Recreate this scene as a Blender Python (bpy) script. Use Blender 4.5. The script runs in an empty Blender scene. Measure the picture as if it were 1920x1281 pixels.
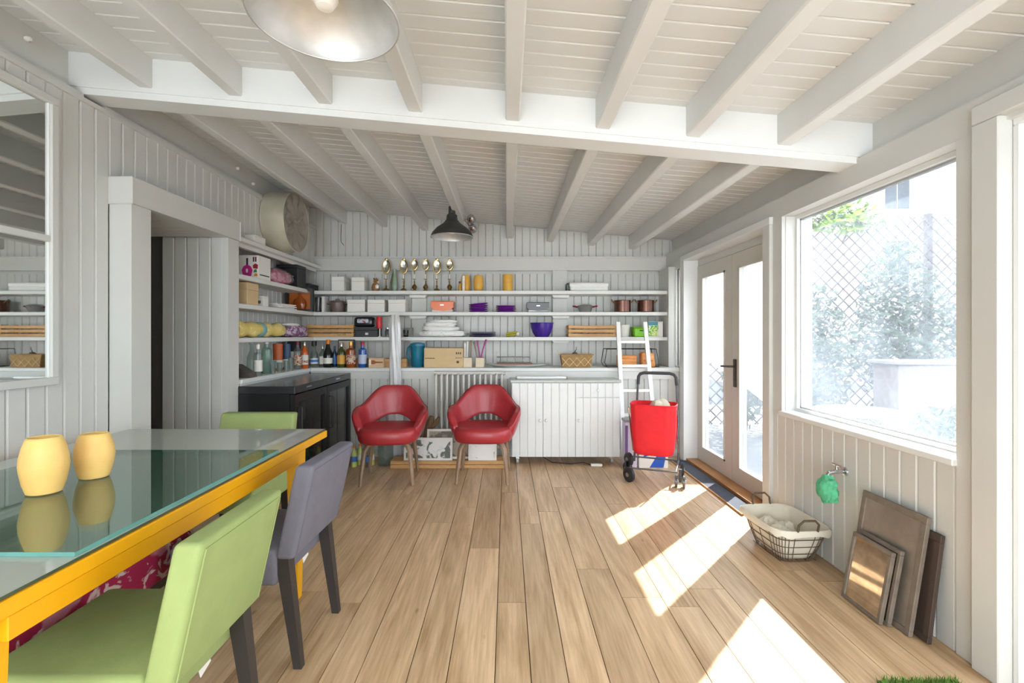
import bpy, bmesh, math, random
from mathutils import Vector, Matrix, noise
random.seed(7)
scene = bpy.context.scene
COL = scene.collection
R = math.radians
# ------------------------------------------------------------------ camera
EYE = 1.25
cam_d = bpy.data.cameras.new('camera'); cam = bpy.data.objects.new('camera', cam_d); COL.objects.link(cam)
cam.location = (0, 0, EYE); cam.rotation_euler = (R(90), 0, 0)
cam_d.sensor_width = 36; cam_d.lens = 900/1920*36
cam_d.shift_x = 10/1920; cam_d.shift_y = -12.5/1920
cam_d.clip_start = 0.02; cam_d.clip_end = 200
scene.camera = cam
# ------------------------------------------------------------------ sky, sun, exposure
w = bpy.data.worlds.new('sky'); scene.world = w; w.use_nodes = True
bg = w.node_tree.nodes['Background']; bg.inputs[0].default_value = (0.86, 0.94, 1.0, 1); bg.inputs[1].default_value = 4.7
sd = bpy.data.lights.new('sun', 'SUN'); sd.energy = 15.0; sd.angle = R(0.6); sd.color = (1.0, 0.97, 0.92)
sun = bpy.data.objects.new('sun', sd); COL.objects.link(sun)
sun.location = (8, 9, 9)
sun.rotation_euler = Vector((-1, -1.075, -1.424)).to_track_quat('-Z', 'Y').to_euler()
vs = scene.view_settings
vs.view_transform = 'Standard'; vs.look = 'None'; vs.gamma = 1; vs.use_curve_mapping = False
vs.exposure = 1.0
# ------------------------------------------------------------------ helpers
def lin(c):
    return tuple((v/255/12.92 if v/255 <= .04045 else ((v/255+.055)/1.055)**2.4) for v in c)
MATS = {}
def nt(name):
    m = bpy.data.materials.new(name); m.use_nodes = True
    t = m.node_tree; return m, t, t.nodes['Principled BSDF'], t.nodes['Material Output']
def mat(name, rgb, rough=.5, metal=0., var=.06, scale=8., bump=0., bscale=60., spec=.5, coat=0., sss=0., rnd=0.):
    if name in MATS: return MATS[name]
    m, t, b, o = nt(name); N, L = t.nodes.new, t.links.new
    c = lin(rgb)
    tc = N('ShaderNodeTexCoord'); nz = N('ShaderNodeTexNoise'); nz.inputs['Scale'].default_value = scale; nz.inputs['Detail'].default_value = 3
    L(tc.outputs['Object'], nz.inputs['Vector'])
    rp = N('ShaderNodeMapRange'); rp.inputs['From Min'].default_value = .3; rp.inputs['From Max'].default_value = .7
    rp.inputs['To Min'].default_value = 1-var; rp.inputs['To Max'].default_value = 1+var
    L(nz.outputs['Fac'], rp.inputs['Value'])
    val = rp.outputs[0]
    if rnd:
        oi = N('ShaderNodeObjectInfo'); mr = N('ShaderNodeMapRange'); mr.inputs['To Min'].default_value = 1-rnd; mr.inputs['To Max'].default_value = 1+rnd
        L(oi.outputs['Random'], mr.inputs['Value']); mm = N('ShaderNodeMath'); mm.operation = 'MULTIPLY'
        L(val, mm.inputs[0]); L(mr.outputs[0], mm.inputs[1]); val = mm.outputs[0]
    hs = N('ShaderNodeVectorMath'); hs.operation = 'SCALE'; hs.inputs[0].default_value = c
    L(val, hs.inputs['Scale']); L(hs.outputs[0], b.inputs['Base Color'])
    b.inputs['Roughness'].default_value = rough; b.inputs['Metallic'].default_value = metal
    b.inputs['Specular IOR Level'].default_value = spec; b.inputs['Coat Weight'].default_value = coat
    if sss:
        b.inputs['Subsurface Weight'].default_value = sss; b.inputs['Subsurface Radius'].default_value = (.05, .025, .01); b.inputs['Subsurface Scale'].default_value = .5
    if bump:
        n2 = N('ShaderNodeTexNoise'); n2.inputs['Scale'].default_value = bscale; n2.inputs['Detail'].default_value = 4
        L(tc.outputs['Object'], n2.inputs['Vector'])
        bp = N('ShaderNodeBump'); bp.inputs['Strength'].default_value = bump; bp.inputs['Distance'].default_value = .01
        L(n2.outputs['Fac'], bp.inputs['Height']); L(bp.outputs[0], b.inputs['Normal'])
    MATS[name] = m; return m
def wood(name, c1, c2, sc=(14, 1.2, 14), rough=.45, rnd=.12, knots=False, bump=.06):
    if name in MATS: return MATS[name]
    m, t, b, o = nt(name); N, L = t.nodes.new, t.links.new
    tc = N('ShaderNodeTexCoord'); oi = N('ShaderNodeObjectInfo')
    off = N('ShaderNodeVectorMath'); off.operation = 'SCALE'; off.inputs[0].default_value = (13, 29, 7); L(oi.outputs['Random'], off.inputs['Scale'])
    ad = N('ShaderNodeVectorMath'); ad.operation = 'ADD'; L(tc.outputs['Object'], ad.inputs[0]); L(off.outputs[0], ad.inputs[1])
    mp = N('ShaderNodeMapping'); mp.inputs['Scale'].default_value = sc; L(ad.outputs[0], mp.inputs['Vector'])
    n1 = N('ShaderNodeTexNoise'); n1.inputs['Scale'].default_value = 1; n1.inputs['Detail'].default_value = 6; n1.inputs['Distortion'].default_value = 1.2; L(mp.outputs[0], n1.inputs['Vector'])
    mp2 = N('ShaderNodeMapping'); mp2.inputs['Scale'].default_value = (sc[0]*9, sc[1]*5, sc[2]*9); L(ad.outputs[0], mp2.inputs['Vector'])
    n2 = N('ShaderNodeTexNoise'); n2.inputs['Scale'].default_value = 1; n2.inputs['Detail'].default_value = 3; L(mp2.outputs[0], n2.inputs['Vector'])
    mx = N('ShaderNodeMath'); mx.operation = 'MULTIPLY_ADD'; mx.inputs[1].default_value = .6; L(n2.outputs['Fac'], mx.inputs[0]); L(n1.outputs['Fac'], mx.inputs[2])
    cr = N('ShaderNodeValToRGB'); cr.color_ramp.elements[0].position = .56; cr.color_ramp.elements[1].position = 1.0
    cr.color_ramp.elements[0].color = (*lin(c2), 1); cr.color_ramp.elements[1].color = (*lin(c1), 1); L(mx.outputs[0], cr.inputs['Fac'])
    col = cr.outputs['Color']
    if knots:
        vo = N('ShaderNodeTexVoronoi'); vo.inputs['Scale'].default_value = 1.0
        mp3 = N('ShaderNodeMapping'); mp3.inputs['Scale'].default_value = (4.2, 1.5, 1); L(ad.outputs[0], mp3.inputs['Vector']); L(mp3.outputs[0], vo.inputs['Vector'])
        kr = N('ShaderNodeMapRange'); kr.inputs['From Min'].default_value = .012; kr.inputs['From Max'].default_value = .045; kr.inputs['To Min'].default_value = .72; kr.inputs['To Max'].default_value = 0
        L(vo.outputs['Distance'], kr.inputs['Value'])
        mk = N('ShaderNodeMix'); mk.data_type = 'RGBA'; mk.inputs['B'].default_value = (*lin((92, 66, 44)), 1)
        L(kr.outputs[0], mk.inputs['Factor']); L(col, mk.inputs['A']); col = mk.outputs['Result']
    hv = N('ShaderNodeHueSaturation'); mr = N('ShaderNodeMapRange'); mr.inputs['To Min'].default_value = 1-rnd; mr.inputs['To Max'].default_value = 1+rnd
    L(oi.outputs['Random'], mr.inputs['Value']); L(mr.outputs[0], hv.inputs['Value']); L(col, hv.inputs['Color'])
    L(hv.outputs[0], b.inputs['Base Color']); b.inputs['Roughness'].default_value = rough
    if bump:
        bp = N('ShaderNodeBump'); bp.inputs['Strength'].default_value = bump; bp.inputs['Distance'].default_value = .01
        L(mx.outputs[0], bp.inputs['Height']); L(bp.outputs[0], b.inputs['Normal'])
    MATS[name] = m; return m
def glassy(name, tint, body=.0, bodycol=(255, 255, 255), refl=1., rough=.02, dust=0., tl_=.6):
    """thin clear sheet: see-through, Fresnel reflection, optional coloured / dusty body"""
    if name in MATS: return MATS[name]
    m, t, b, o = nt(name); N, L = t.nodes.new, t.links.new
    t.nodes.remove(b)
    tr = N('ShaderNodeBsdfTransparent'); tr.inputs[0].default_value = (*lin(tint), 1)
    gl = N('ShaderNodeBsdfGlossy'); gl.inputs['Roughness'].default_value = rough
    fr = N('ShaderNodeFresnel'); ge = N('ShaderNodeNewGeometry'); io = N('ShaderNodeMapRange'); io.inputs['To Min'].default_value = 1.5; io.inputs['To Max'].default_value = 1/1.5
    L(ge.outputs['Backfacing'], io.inputs['Value']); L(io.outputs[0], fr.inputs[0])   # same index of refraction on both faces of a thin sheet
    cur = tr.outputs[0]
    if body or dust:
        df = N('ShaderNodeBsdfDiffuse'); df.inputs[0].default_value = (*lin(bodycol), 1)
        tl = N('ShaderNodeBsdfTranslucent'); tl.inputs[0].default_value = (*lin(bodycol), 1)
        mx = N('ShaderNodeMixShader'); mx.inputs[0].default_value = tl_; L(df.outputs[0], mx.inputs[1]); L(tl.outputs[0], mx.inputs[2])
        m2 = N('ShaderNodeMixShader'); m2.inputs[0].default_value = body
        if dust:
            tc = N('ShaderNodeTexCoord'); nz = N('ShaderNodeTexNoise'); nz.inputs['Scale'].default_value = 55; nz.inputs['Detail'].default_value = 8; nz.inputs['Roughness'].default_value = .8
            L(tc.outputs['Object'], nz.inputs['Vector'])
            n3 = N('ShaderNodeTexNoise'); n3.inputs['Scale'].default_value = 2.3; n3.inputs['Detail'].default_value = 3; L(tc.outputs['Object'], n3.inputs['Vector'])
            a = N('ShaderNodeMath'); a.operation = 'ADD'; L(nz.outputs['Fac'], a.inputs[0]); L(n3.outputs['Fac'], a.inputs[1])
            mr = N('ShaderNodeMapRange'); mr.inputs['From Min'].default_value = .75; mr.inputs['From Max'].default_value = 1.25
            mr.inputs['To Min'].default_value = max(0, body-dust); mr.inputs['To Max'].default_value = body+dust
            L(a.outputs[0], mr.inputs['Value']); L(mr.outputs[0], m2.inputs[0])
        L(cur, m2.inputs[1]); L(mx.outputs[0], m2.inputs[2]); cur = m2.outputs[0]
    ms = N('ShaderNodeMixShader'); k = N('ShaderNodeMath'); k.operation = 'MULTIPLY'; k.inputs[1].default_value = refl
    L(fr.outputs[0], k.inputs[0]); L(k.outputs[0], ms.inputs[0]); L(cur, ms.inputs[1]); L(gl.outputs[0], ms.inputs[2])
    L(ms.outputs[0], o.inputs['Surface'])
    MATS[name] = m; return m
def print_mat(name, base, ink, scale=18., thr=.56, rough=.7, ink2=None, thr2=.6):
    """cloth or paper with a blotchy printed pattern"""
    if name in MATS: return MATS[name]
    m, t, b, o = nt(name); N, L = t.nodes.new, t.links.new
    tc = N('ShaderNodeTexCoord'); nz = N('ShaderNodeTexNoise'); nz.inputs['Scale'].default_value = scale; nz.inputs['Detail'].default_value = 5; nz.inputs['Distortion'].default_value = 1.5
    L(tc.outputs['Object'], nz.inputs['Vector'])
    mr = N('ShaderNodeMapRange'); mr.inputs['From Min'].default_value = thr-.03; mr.inputs['From Max'].default_value = thr+.03; L(nz.outputs['Fac'], mr.inputs['Value'])
    mx = N('ShaderNodeMix'); mx.data_type = 'RGBA'; mx.inputs['A'].default_value = (*lin(base), 1); mx.inputs['B'].default_value = (*lin(ink), 1); L(mr.outputs[0], mx.inputs['Factor'])
    col = mx.outputs['Result']
    if ink2:
        n2 = N('ShaderNodeTexNoise'); n2.inputs['Scale'].default_value = scale*.45; n2.inputs['Detail'].default_value = 3; L(tc.outputs['Object'], n2.inputs['Vector'])
        m2 = N('ShaderNodeMapRange'); m2.inputs['From Min'].default_value = thr2-.02; m2.inputs['From Max'].default_value = thr2+.02; L(n2.outputs['Fac'], m2.inputs['Value'])
        mx2 = N('ShaderNodeMix'); mx2.data_type = 'RGBA'; mx2.inputs['B'].default_value = (*lin(ink2), 1); L(m2.outputs[0], mx2.inputs['Factor']); L(col, mx2.inputs['A']); col = mx2.outputs['Result']
    L(col, b.inputs['Base Color']); b.inputs['Roughness'].default_value = rough
    MATS[name] = m; return m

def ss(a, b, x):
    x = max(0., min(1., (x-a)/(b-a))); return x*x*(3-2*x)
def at(px, py, Y):          # photograph pixel at depth Y -> point in the room
    return Vector(((px-950)/900*Y, Y, EYE+(628-py)/900*Y))
def XX(px, Y): return (px-950)/900*Y
def ZZ(py, Y): return EYE+(628-py)/900*Y

class MB:
    def __init__(s): s.v = []; s.f = []; s.mi = []; s.cur = 0
    def add(s, vs, fs):
        o = len(s.v); s.v += [tuple(p) for p in vs]; s.f += [tuple(i+o for i in f) for f in fs]; s.mi += [s.cur]*len(fs); return s
    def box(s, x0, x1, y0, y1, z0, z1):
        x0, x1 = min(x0, x1), max(x0, x1); y0, y1 = min(y0, y1), max(y0, y1); z0, z1 = min(z0, z1), max(z0, z1)
        return s.add([(x, y, z) for z in (z0, z1) for y in (y0, y1) for x in (x0, x1)],
                     [(0, 2, 3, 1), (4, 5, 7, 6), (0, 1, 5, 4), (2, 6, 7, 3), (0, 4, 6, 2), (1, 3, 7, 5)])
    def hexa(s, p):         # 8 corners in the order of box()
        return s.add(p, [(0, 2, 3, 1), (4, 5, 7, 6), (0, 1, 5, 4), (2, 6, 7, 3), (0, 4, 6, 2), (1, 3, 7, 5)])
    def obox(s, c, size, rot):
        c = Vector(c); a = [v/2 for v in size]; rot = rot.to_3x3()
        return s.hexa([c+rot @ Vector((x*a[0], y*a[1], z*a[2])) for z in (-1, 1) for y in (-1, 1) for x in (-1, 1)])
    def rbox(s, x0, x1, y0, y1, z0, z1, r=.01, seg=2, fn=None):
        bm = bmesh.new(); bmesh.ops.create_cube(bm, size=1)
        for v in bm.verts: v.co = Vector((x0+(v.co.x+.5)*(x1-x0), y0+(v.co.y+.5)*(y1-y0), z0+(v.co.z+.5)*(z1-z0)))
        bmesh.ops.bevel(bm, geom=bm.edges[:], offset=r, segments=seg, profile=.5, affect='EDGES')
        bm.verts.ensure_lookup_table(); bm.verts.index_update()
        vs = [fn(v.co) if fn else v.co for v in bm.verts]
        s.add(vs, [[v.index for v in f.verts] for f in bm.faces]); bm.free(); return s
    def tube(s, pts, r, n=8, closed=False, flat=1.):
        P = [Vector(p) for p in pts]; k = len(P); rr = r if isinstance(r, (list, tuple)) else [r]*k
        T = []
        for i in range(k):
            a = P[(i-1) % k] if (closed or i > 0) else P[0]; b = P[(i+1) % k] if (closed or i < k-1) else P[-1]
            d = b-a; T.append(d.normalized() if d.length > 1e-9 else Vector((0, 0, 1)))
        u = T[0].orthogonal().normalized() if abs(T[0].z) > .9 else T[0].cross(Vector((0, 0, 1))).normalized()
        o = len(s.v); vs = []; fs = []
        for i in range(k):
            u = (u-T[i]*u.dot(T[i])).normalized(); w_ = T[i].cross(u)
            for j in range(n):
                an = 2*math.pi*j/n; vs.append(P[i]+u*(math.cos(an)*rr[i])+w_*(math.sin(an)*rr[i]*flat))
        for i in range(k if closed else k-1):
            for j in range(n):
                a = i*n+j; b = i*n+(j+1) % n; c = ((i+1) % k)*n+(j+1) % n; d = ((i+1) % k)*n+j; fs.append((a, b, c, d))
        if not closed: fs += [tuple(reversed(range(n))), tuple(range((k-1)*n, k*n))]
        return s.add(vs, fs)
    def cyl(s, p0, p1, r0, r1=None, n=12): return s.tube([p0, p1], [r0, r0 if r1 is None else r1], n)
    def lathe(s, prof, n=20, c=(0, 0, 0), M=None, sx=1., sy=1.):
        vs = []; fs = []; k = len(prof); c = Vector(c)
        for (r, z) in prof:
            for j in range(n):
                a = 2*math.pi*j/n; p = Vector((max(r, 1e-5)*math.cos(a)*sx, max(r, 1e-5)*math.sin(a)*sy, z))
                if M: p = M.to_3x3() @ p
                vs.append(c+p)
        for i in range(k-1):
            for j in range(n): fs.append((i*n+j, i*n+(j+1) % n, (i+1)*n+(j+1) % n, (i+1)*n+j))
        if prof[0][0] > 1e-4 and prof[0] != prof[-1]: pass
        return s.add(vs, fs)
    def grid(s, fn, nu, nv, cu=False, cv=False):
        vs = [fn(i/(nu if cu else nu-1), j/(nv if cv else nv-1)) for i in range(nu) for j in range(nv)]; fs = []
        for i in range(nu if cu else nu-1):
            for j in range(nv if cv else nv-1):
                fs.append((i*nv+j, ((i+1) % nu)*nv+j, ((i+1) % nu)*nv+(j+1) % nv, i*nv+(j+1) % nv))
        return s.add(vs, fs)
    def prism(s, poly, y0, y1):        # polygon in x,z extruded along y
        k = len(poly); vs = [(x, y0, z) for x, z in poly]+[(x, y1, z) for x, z in poly]
        fs = [tuple(range(k)), tuple(reversed(range(k, 2*k)))]+[(i, i+k, (i+1) % k+k, (i+1) % k) for i in range(k)]
        return s.add(vs, fs)
    def blob(s, c, rad, amp=.15, fr=3., seed=0, n=22, pw=.6, flatb=True):
        c = Vector(c)
        def fn(u, v):
            th = 2*math.pi*u; ph = math.pi*(v-.5)
            sg = lambda q: math.copysign(abs(q)**pw, q)
            d = Vector((sg(math.cos(th))*sg(math.cos(ph)), sg(math.sin(th))*sg(math.cos(ph)), sg(math.sin(ph))))
            k = 1+amp*noise.noise(d*fr+Vector((seed*3.1, seed*1.7, seed)))+amp*.5*noise.noise(d*fr*2.7+Vector((seed, 5, 0)))
            p = Vector((d.x*rad[0], d.y*rad[1], d.z*rad[2]))*k
            if flatb and p.z < -rad[2]: p.z = -rad[2]
            return c+p
        return s.grid(fn, n, n//2+3, cu=True)
    def build(s, name, m, parent=None, loc=None, sharp=35, rot=None):
        me = bpy.data.meshes.new(name); me.from_pydata(s.v, [], s.f)
        for x in (m if isinstance(m, (list, tuple)) else [m]): me.materials.append(x)
        me.polygons.foreach_set('material_index', s.mi)
        me.polygons.foreach_set('use_smooth', [True]*len(me.polygons)); me.update()
        bm = bmesh.new(); bm.from_mesh(me); bmesh.ops.recalc_face_normals(bm, faces=bm.faces[:]); bm.to_mesh(me); bm.free()
        me.set_sharp_from_angle(angle=R(sharp))
        return link(name, me, parent, loc, rot)
def link(name, me, parent=None, loc=None, rot=None):
    o = bpy.data.objects.new(name, me); COL.objects.link(o)
    if parent: o.parent = parent
    if loc is not None: o.location = loc
    if rot is not None: o.rotation_euler = rot
    return o
def tag(o, label, cat, group=None):
    o['label'] = label; o['category'] = cat
    if group: o['group'] = group
    return o
def thing(name, label, cat, loc=(0, 0, 0), rz=0., group=None):
    o = bpy.data.objects.new(name, None); COL.objects.link(o); o.empty_display_size = .05
    o.location = loc; o.rotation_euler = (0, 0, rz); return tag(o, label, cat, group)
def struct(o, label=None):
    o['kind'] = 'structure'
    if label: o['label'] = label
    return o
def copy_tree(o, parent=None):
    c = o.copy(); COL.objects.link(c); c.parent = parent
    for ch in list(o.children): copy_tree(ch, c)
    return c
# ------------------------------------------------------------------ main materials
PAINT = mat('grey_paint', (208, 207, 202), .42, var=.025, scale=3, bump=.03, bscale=25)
CEIL = mat('ceiling_paint', (218, 218, 215), .45, var=.03, scale=4, bump=.03, bscale=25)
WHITEP = mat('white_paint', (226, 227, 225), .4, var=.02, scale=4)
SHELF = mat('shelf_paint', (226, 226, 222), .4, var=.02, scale=4)
DOORP = mat('door_paint', (204, 199, 188), .4, var=.02, scale=4)
OAK = wood('oak_floor', (220, 188, 150), (172, 138, 100), sc=(9, .9, 9), rough=.36, rnd=.13, knots=True)
SILL = wood('oak_sill', (196, 146, 88), (150, 100, 52), sc=(10, 1, 10), rough=.4)
PINE = wood('pine', (214, 170, 112), (184, 134, 78), sc=(3, 30, 30), rough=.55, rnd=.06)
WALNUT = wood('ash_leg', (164, 136, 112), (126, 100, 80), sc=(30, 30, 3), rough=.45, rnd=.05)
DUSTY = glassy('dusty_glass', (232, 234, 236), body=.08, bodycol=(228, 238, 252), dust=.045, refl=.4)
CLEAR = glassy('clear_glass', (236, 242, 240), body=.10, bodycol=(230, 235, 235))
CHROME = mat('chrome', (205, 205, 208), .16, 1., var=.05)
STEEL = mat('brushed_steel', (190, 190, 190), .35, 1., var=.06)
BLACKM = mat('black_metal', (34, 34, 36), .35, .3, var=.1)
BLACKP = mat('black_plastic', (42, 42, 45), .45, var=.1)
BRASS = mat('brass', (166, 142, 96), .28, 1., var=.12, scale=30)
WHITEC = mat('white_card', (236, 233, 226), .6, var=.015)
MIRROR = mat('mirror', (225, 228, 226), .015, 1., var=.01)
KRAFT = mat('kraft_card', (214, 186, 142), .75, var=.04, scale=12, rnd=.03)
# ------------------------------------------------------------------ room shell
XL, XR, XLU, XRU = -2.14, 1.77, -2.21, 1.845      # panelled faces, recessed upper faces
YB, Y0 = 5.37, -2.2                                # back wall, rear of the room
def zc(x): return 2.481-.09*x
PLW = .0885
_pl = {}
def plank(parent, h, loc, rz, m=PAINT, w_=PLW, name='plank', ch=.007, t=.02):
    key = (round(h, 3), round(w_, 4), m.name, name)
    if key not in _pl:
        a = w_/2-.0008; s = [(-a, t), (-a, ch), (-a+ch, 0), (a-ch, 0), (a, ch), (a, t)]
        mb = MB(); k = 6
        mb.add([(x, y, 0) for x, y in s]+[(x, y, h) for x, y in s],
               [tuple(reversed(range(k))), tuple(range(k, 2*k))]+[(i, (i+1) % k, (i+1) % k+k, i+k) for i in range(k)])
        o = mb.build(name, m, parent, loc, 20, (0, 0, rz)); _pl[key] = o.data; return o
    return link(name, _pl[key], parent, loc, (0, 0, rz))

# floor ------------------------------------------------------------
fl = struct(MB().box(-3.2, 1.96, Y0-.1, YB+.1, -.12, -.024).build('floor', mat('floor_gap', (120, 92, 66), .8)))
ws = [.184, .144, .175, .132, .135, .148, .176, .19, .15, .185, .16, .17, .18, .2]
edges = [-.546]
i = 0
while edges[-1] < 1.9: edges.append(edges[-1]+ws[i % len(ws)]); i += 1
lo = [-.546]; i = 3
while lo[-1] > -3.1: lo.append(lo[-1]-ws[i % len(ws)]); i += 2
edges = sorted(set(lo+edges))
rf = random.Random(11)
for a, b in zip(edges, edges[1:]):
    if a > 1.90: continue
    b = min(b, 1.93); y = Y0-rf.uniform(0, 1.6); xm = (a+b)/2
    while y < YB:
        l = rf.uniform(1.3, 2.4); ya, yb = max(y, Y0-.05), min(y+l, YB)
        if yb-ya > .02:
            hw = (b-a)/2-.0006; hl = (yb-ya)/2-.0006; c = .0012
            MB().hexa([(x, yy, z) for z, d in ((-.022, 0), (0, c)) for yy in (-hl+d, hl-d) for x in (-hw+d, hw-d)]).build('floor_board', OAK, fl, (xm, (ya+yb)/2, 0))
        y += l

# ceiling ----------------------------------------------------------
def slopebox(mb, x0, x1, y0, y1, d0, d1):           # box that follows the roof slope; d = distance below ceiling plane
    return mb.hexa([(x, y, zc(x)-d) for d in (d1, d0) for y in (y0, y1) for x in (x0, x1)])
ce = struct(slopebox(MB(), -2.6, 1.96, Y0-.1, YB+.1, -.12, -.016).build('ceiling', CEIL))
bw = .093; cme = None; y = Y0
while y < YB:
    if cme is None:
        mb = MB(); a = bw/2-.0006; c = .006
        s = [(-a, .016), (-a, c), (-a+c, 0), (a-c, 0), (a, c), (a, .016)]
        mb.add([(x, yy, zc(x)+dz) for x in (XLU-.02, XRU+.02) for yy, dz in s], [tuple(range(6)), tuple(reversed(range(6, 12)))]+[(i, (i+1) % 6, (i+1) % 6+6, i+6) for i in range(6)])
        o = mb.build('ceiling_board', CEIL, ce, (0, y+bw/2, 0), 20); cme = o.data
    else: link('ceiling_board', cme, ce, (0, y+bw/2, 0))
    y += bw
for x in (-1.822, -1.37, -.915, -.46, .03, .484, .94, 1.40):
    for ya, yb in ((Y0, 2.42), (2.57, YB)):
        mb = MB(); hw = .036; c = .006
        P = []
        for yy in (ya, yb):
            for dx, d in ((-hw, 0), (-hw, .149-c), (-hw+c, .149), (hw-c, .149), (hw, .149-c), (hw, 0)): P.append((x+dx, yy, zc(x+dx)-d))
        mb.add(P, [tuple(range(6)), tuple(reversed(range(6, 12)))]+[(i, (i+1) % 6, (i+1) % 6+6, i+6) for i in range(6)])
        mb.build('joist', CEIL, ce, None, 20)
mb = slopebox(MB(), XLU, XRU, 2.42, 2.57, 0, .172); slopebox(mb, XLU, XRU, 2.428, 2.562, .172, .205)
mb.build('cross_beam', WHITEP, ce, None, 20)

# wall_left --------------------------------------------------------
DY0, DY1 = 2.726, 3.483
mb = MB()
mb.box(XL-.25, XL-.021, Y0, 2.64, 0, 2.45).box(XL-.25, XL-.021, 2.64, 3.57, 2.0, 2.45)
mb.box(XL-.25, -2.321, 3.57, YB+.1, 0, 2.0).box(XL-.25, XL-.021, 3.57, YB+.1, 2.0, 2.45)
mb.box(XLU-.2, XLU, Y0, YB+.1, 2.45, 2.8)
wl = struct(mb.build('wall_left', PAINT))
y = 2.585-PLW*54
while y < 5.37:
    yc = y+PLW/2
    if yc < 2.585: plank(wl, 2.45, (XL, yc, 0), R(90))
    elif yc < 3.60: plank(wl, .36, (XL, yc, 2.09), R(90))
    else:
        plank(wl, .45, (XL, yc, 2.0), R(90)); plank(wl, 1.995, (-2.30, yc, 0), R(90))
    y += PLW
mb = MB().box(XL, XLU-.01, Y0, 2.43, 2.44, 2.47).box(XL, XLU-.01, 2.56, YB, 2.44, 2.47).box(XL+.012, XL, Y0, YB, 2.425, 2.448)
struct(mb.build('trim_1', PAINT))
for (px, py) in ((48, 73), (443, 316), (885/2+30, 345)):
    Y = 2.21*900/(950-px); p = Vector((XLU, Y, ZZ(py, Y)))
    MB().lathe([(0, 0), (.012, .002), (.014, .012), (.009, .024), (0, .026)], 10, p, Matrix.Rotation(R(90), 4, 'Y')).build('ceramic_knob', WHITEC, wl)

# doorway on the left: deep box casing and panelled passage ----------
dr = struct(MB().box(-2.02, -2.14, 2.585, DY0, 0, 1.956).build('door_3', PAINT))
MB().box(-2.02, -2.14, DY1, 3.62, 0, 1.956).build('door_jamb', PAINT, dr)
MB().rbox(-2.012, -2.14, 2.578, 3.625, 1.957, 2.10, .004, 1).build('door_head', PAINT, dr)
MB().box(-2.14, -3.1, DY0-.09, DY0-.02, 0, 2.0).build('passage_lining', PAINT, dr)
MB().box(-2.14, -2.51, DY1+.021, DY1+.09, 0, 2.0).build('passage_lining', PAINT, dr)
MB().box(-2.52, -3.1, DY1+.03, DY1+.09, 0, 2.0).build('passage_dark_panel', mat('passage_dark', (92, 90, 86), .6), dr)  # dark panel standing in for the unlit depth of the passage
for k in range(5): plank(dr, 1.955, (-2.06-PLW*(k+.5), DY1-.001, 0), 0)
for k in range(8):
    MB().box(-2.141, -3.1, DY0+k*.096-.02, DY0+k*.096+.070, 1.960, 1.975).build('soffit_slat', PAINT, dr)
MB().box(-2.03, -3.12, DY0-.09, DY1+.09, 1.976, 2.0).build('passage_top', PAINT, dr)
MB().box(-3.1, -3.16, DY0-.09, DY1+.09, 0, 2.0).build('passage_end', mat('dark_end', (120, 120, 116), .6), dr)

# wall_back --------------------------------------------------------
LED = .912
mb = MB().box(-2.6, 1.96, YB+.021, YB+.15, 0, 2.8).box(-2.3, 1.79, 4.955, YB, 0, .80)
wb = struct(mb.build('wall_back', PAINT))
x = -2.30
bw_ = .0825
while x < 1.83:
    xc = x+bw_/2
    plank(wb, 1.0 if True else 0, (xc, YB-.001, .93), 0, w_=bw_); plank(wb, zc(x+bw_)-.003-2.11, (xc, YB-.001, 2.10), 0, w_=bw_) if x > XLU-.03 else None
    if x > -2.2 and xc < 1.77: plank(wb, .81, (xc, 4.935, .008), 0, w_=bw_)
    x += bw_
MB().rbox(XLU, XRU, YB-.045, YB-.002, 1.963, 2.108, .003, 1).build('header_board', PAINT, wb)
MB().box(XLU, XRU, YB-.06, YB-.002, 2.10, 2.118).build('header_bead', PAINT, wb)
for px in (786, 1050):
    xx = XX(px, 5.33)
    MB().box(xx-.08, xx+.08, YB-.04, YB-.002, LED, 1.963).build('post', PAINT, wb)
MB().box(1.70, 1.79, YB-.33, YB-.002, LED, 1.963).build('post', PAINT, wb)
MB().box(-2.14, 1.79, 4.925, 4.96, 0, .07).build('baseboard', PAINT, wb)

# shelves ----------------------------------------------------------
SB = 5.09; SH = {1: 1.719, 2: 1.493, 3: 1.227}
XF = -2.05
shl = {1: ('upper grey-white shelf on back wall under the header board, carrying brass candle lamps', 'upper grey-white side shelf carrying the printed bottle carton'),
       2: ('middle grey-white shelf on back wall carrying white boxes and purple plates', 'middle grey-white side shelf carrying the kraft box and magazines'),
       3: ('lower grey-white shelf on back wall carrying wooden crates and purple bowl', 'lower grey-white side shelf carrying rolled yellow cloth')}
for k, z in SH.items():
    t = thing('wall_shelf', shl[k][0], 'shelf', (0, SB, z-.038), group='painted wall shelves')
    MB().rbox(XF-.0, 1.765, 0, .275, 0, .038, .004, 1).build('shelf_board', SHELF, t)
    for px in (786, 1050):
        xx = XX(px, 5.3); MB().prism([(xx-.095, 0), (xx+.095, 0), (xx+.08, -.028), (xx-.08, -.028)], .12, .24).build('bracket', SHELF, t)
    t = thing('wall_shelf', shl[k][1], 'shelf', (XF, 3.63, z-.038), group='painted wall shelves')
    MB().rbox(-.245, 0, 0, SB+.27-3.63, 0, .038, .004, 1).build('shelf_board', SHELF, t)
    MB().box(-.245, -.2, .01, .05, -.03, 0).build('bracket', SHELF, t)
t = thing('wall_shelf', 'topmost side shelf holding the plastic-wrapped drum lampshade', 'shelf', (XF, 3.63, 2.01-.036), group='painted wall shelves')
MB().rbox(-.09, 0, 0, 1.69, 0, .036, .004, 1).build('shelf_board', SHELF, t); MB().box(-.088, -.05, .01, 1.66, -.03, 0).build('bracket', SHELF, t)
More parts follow.
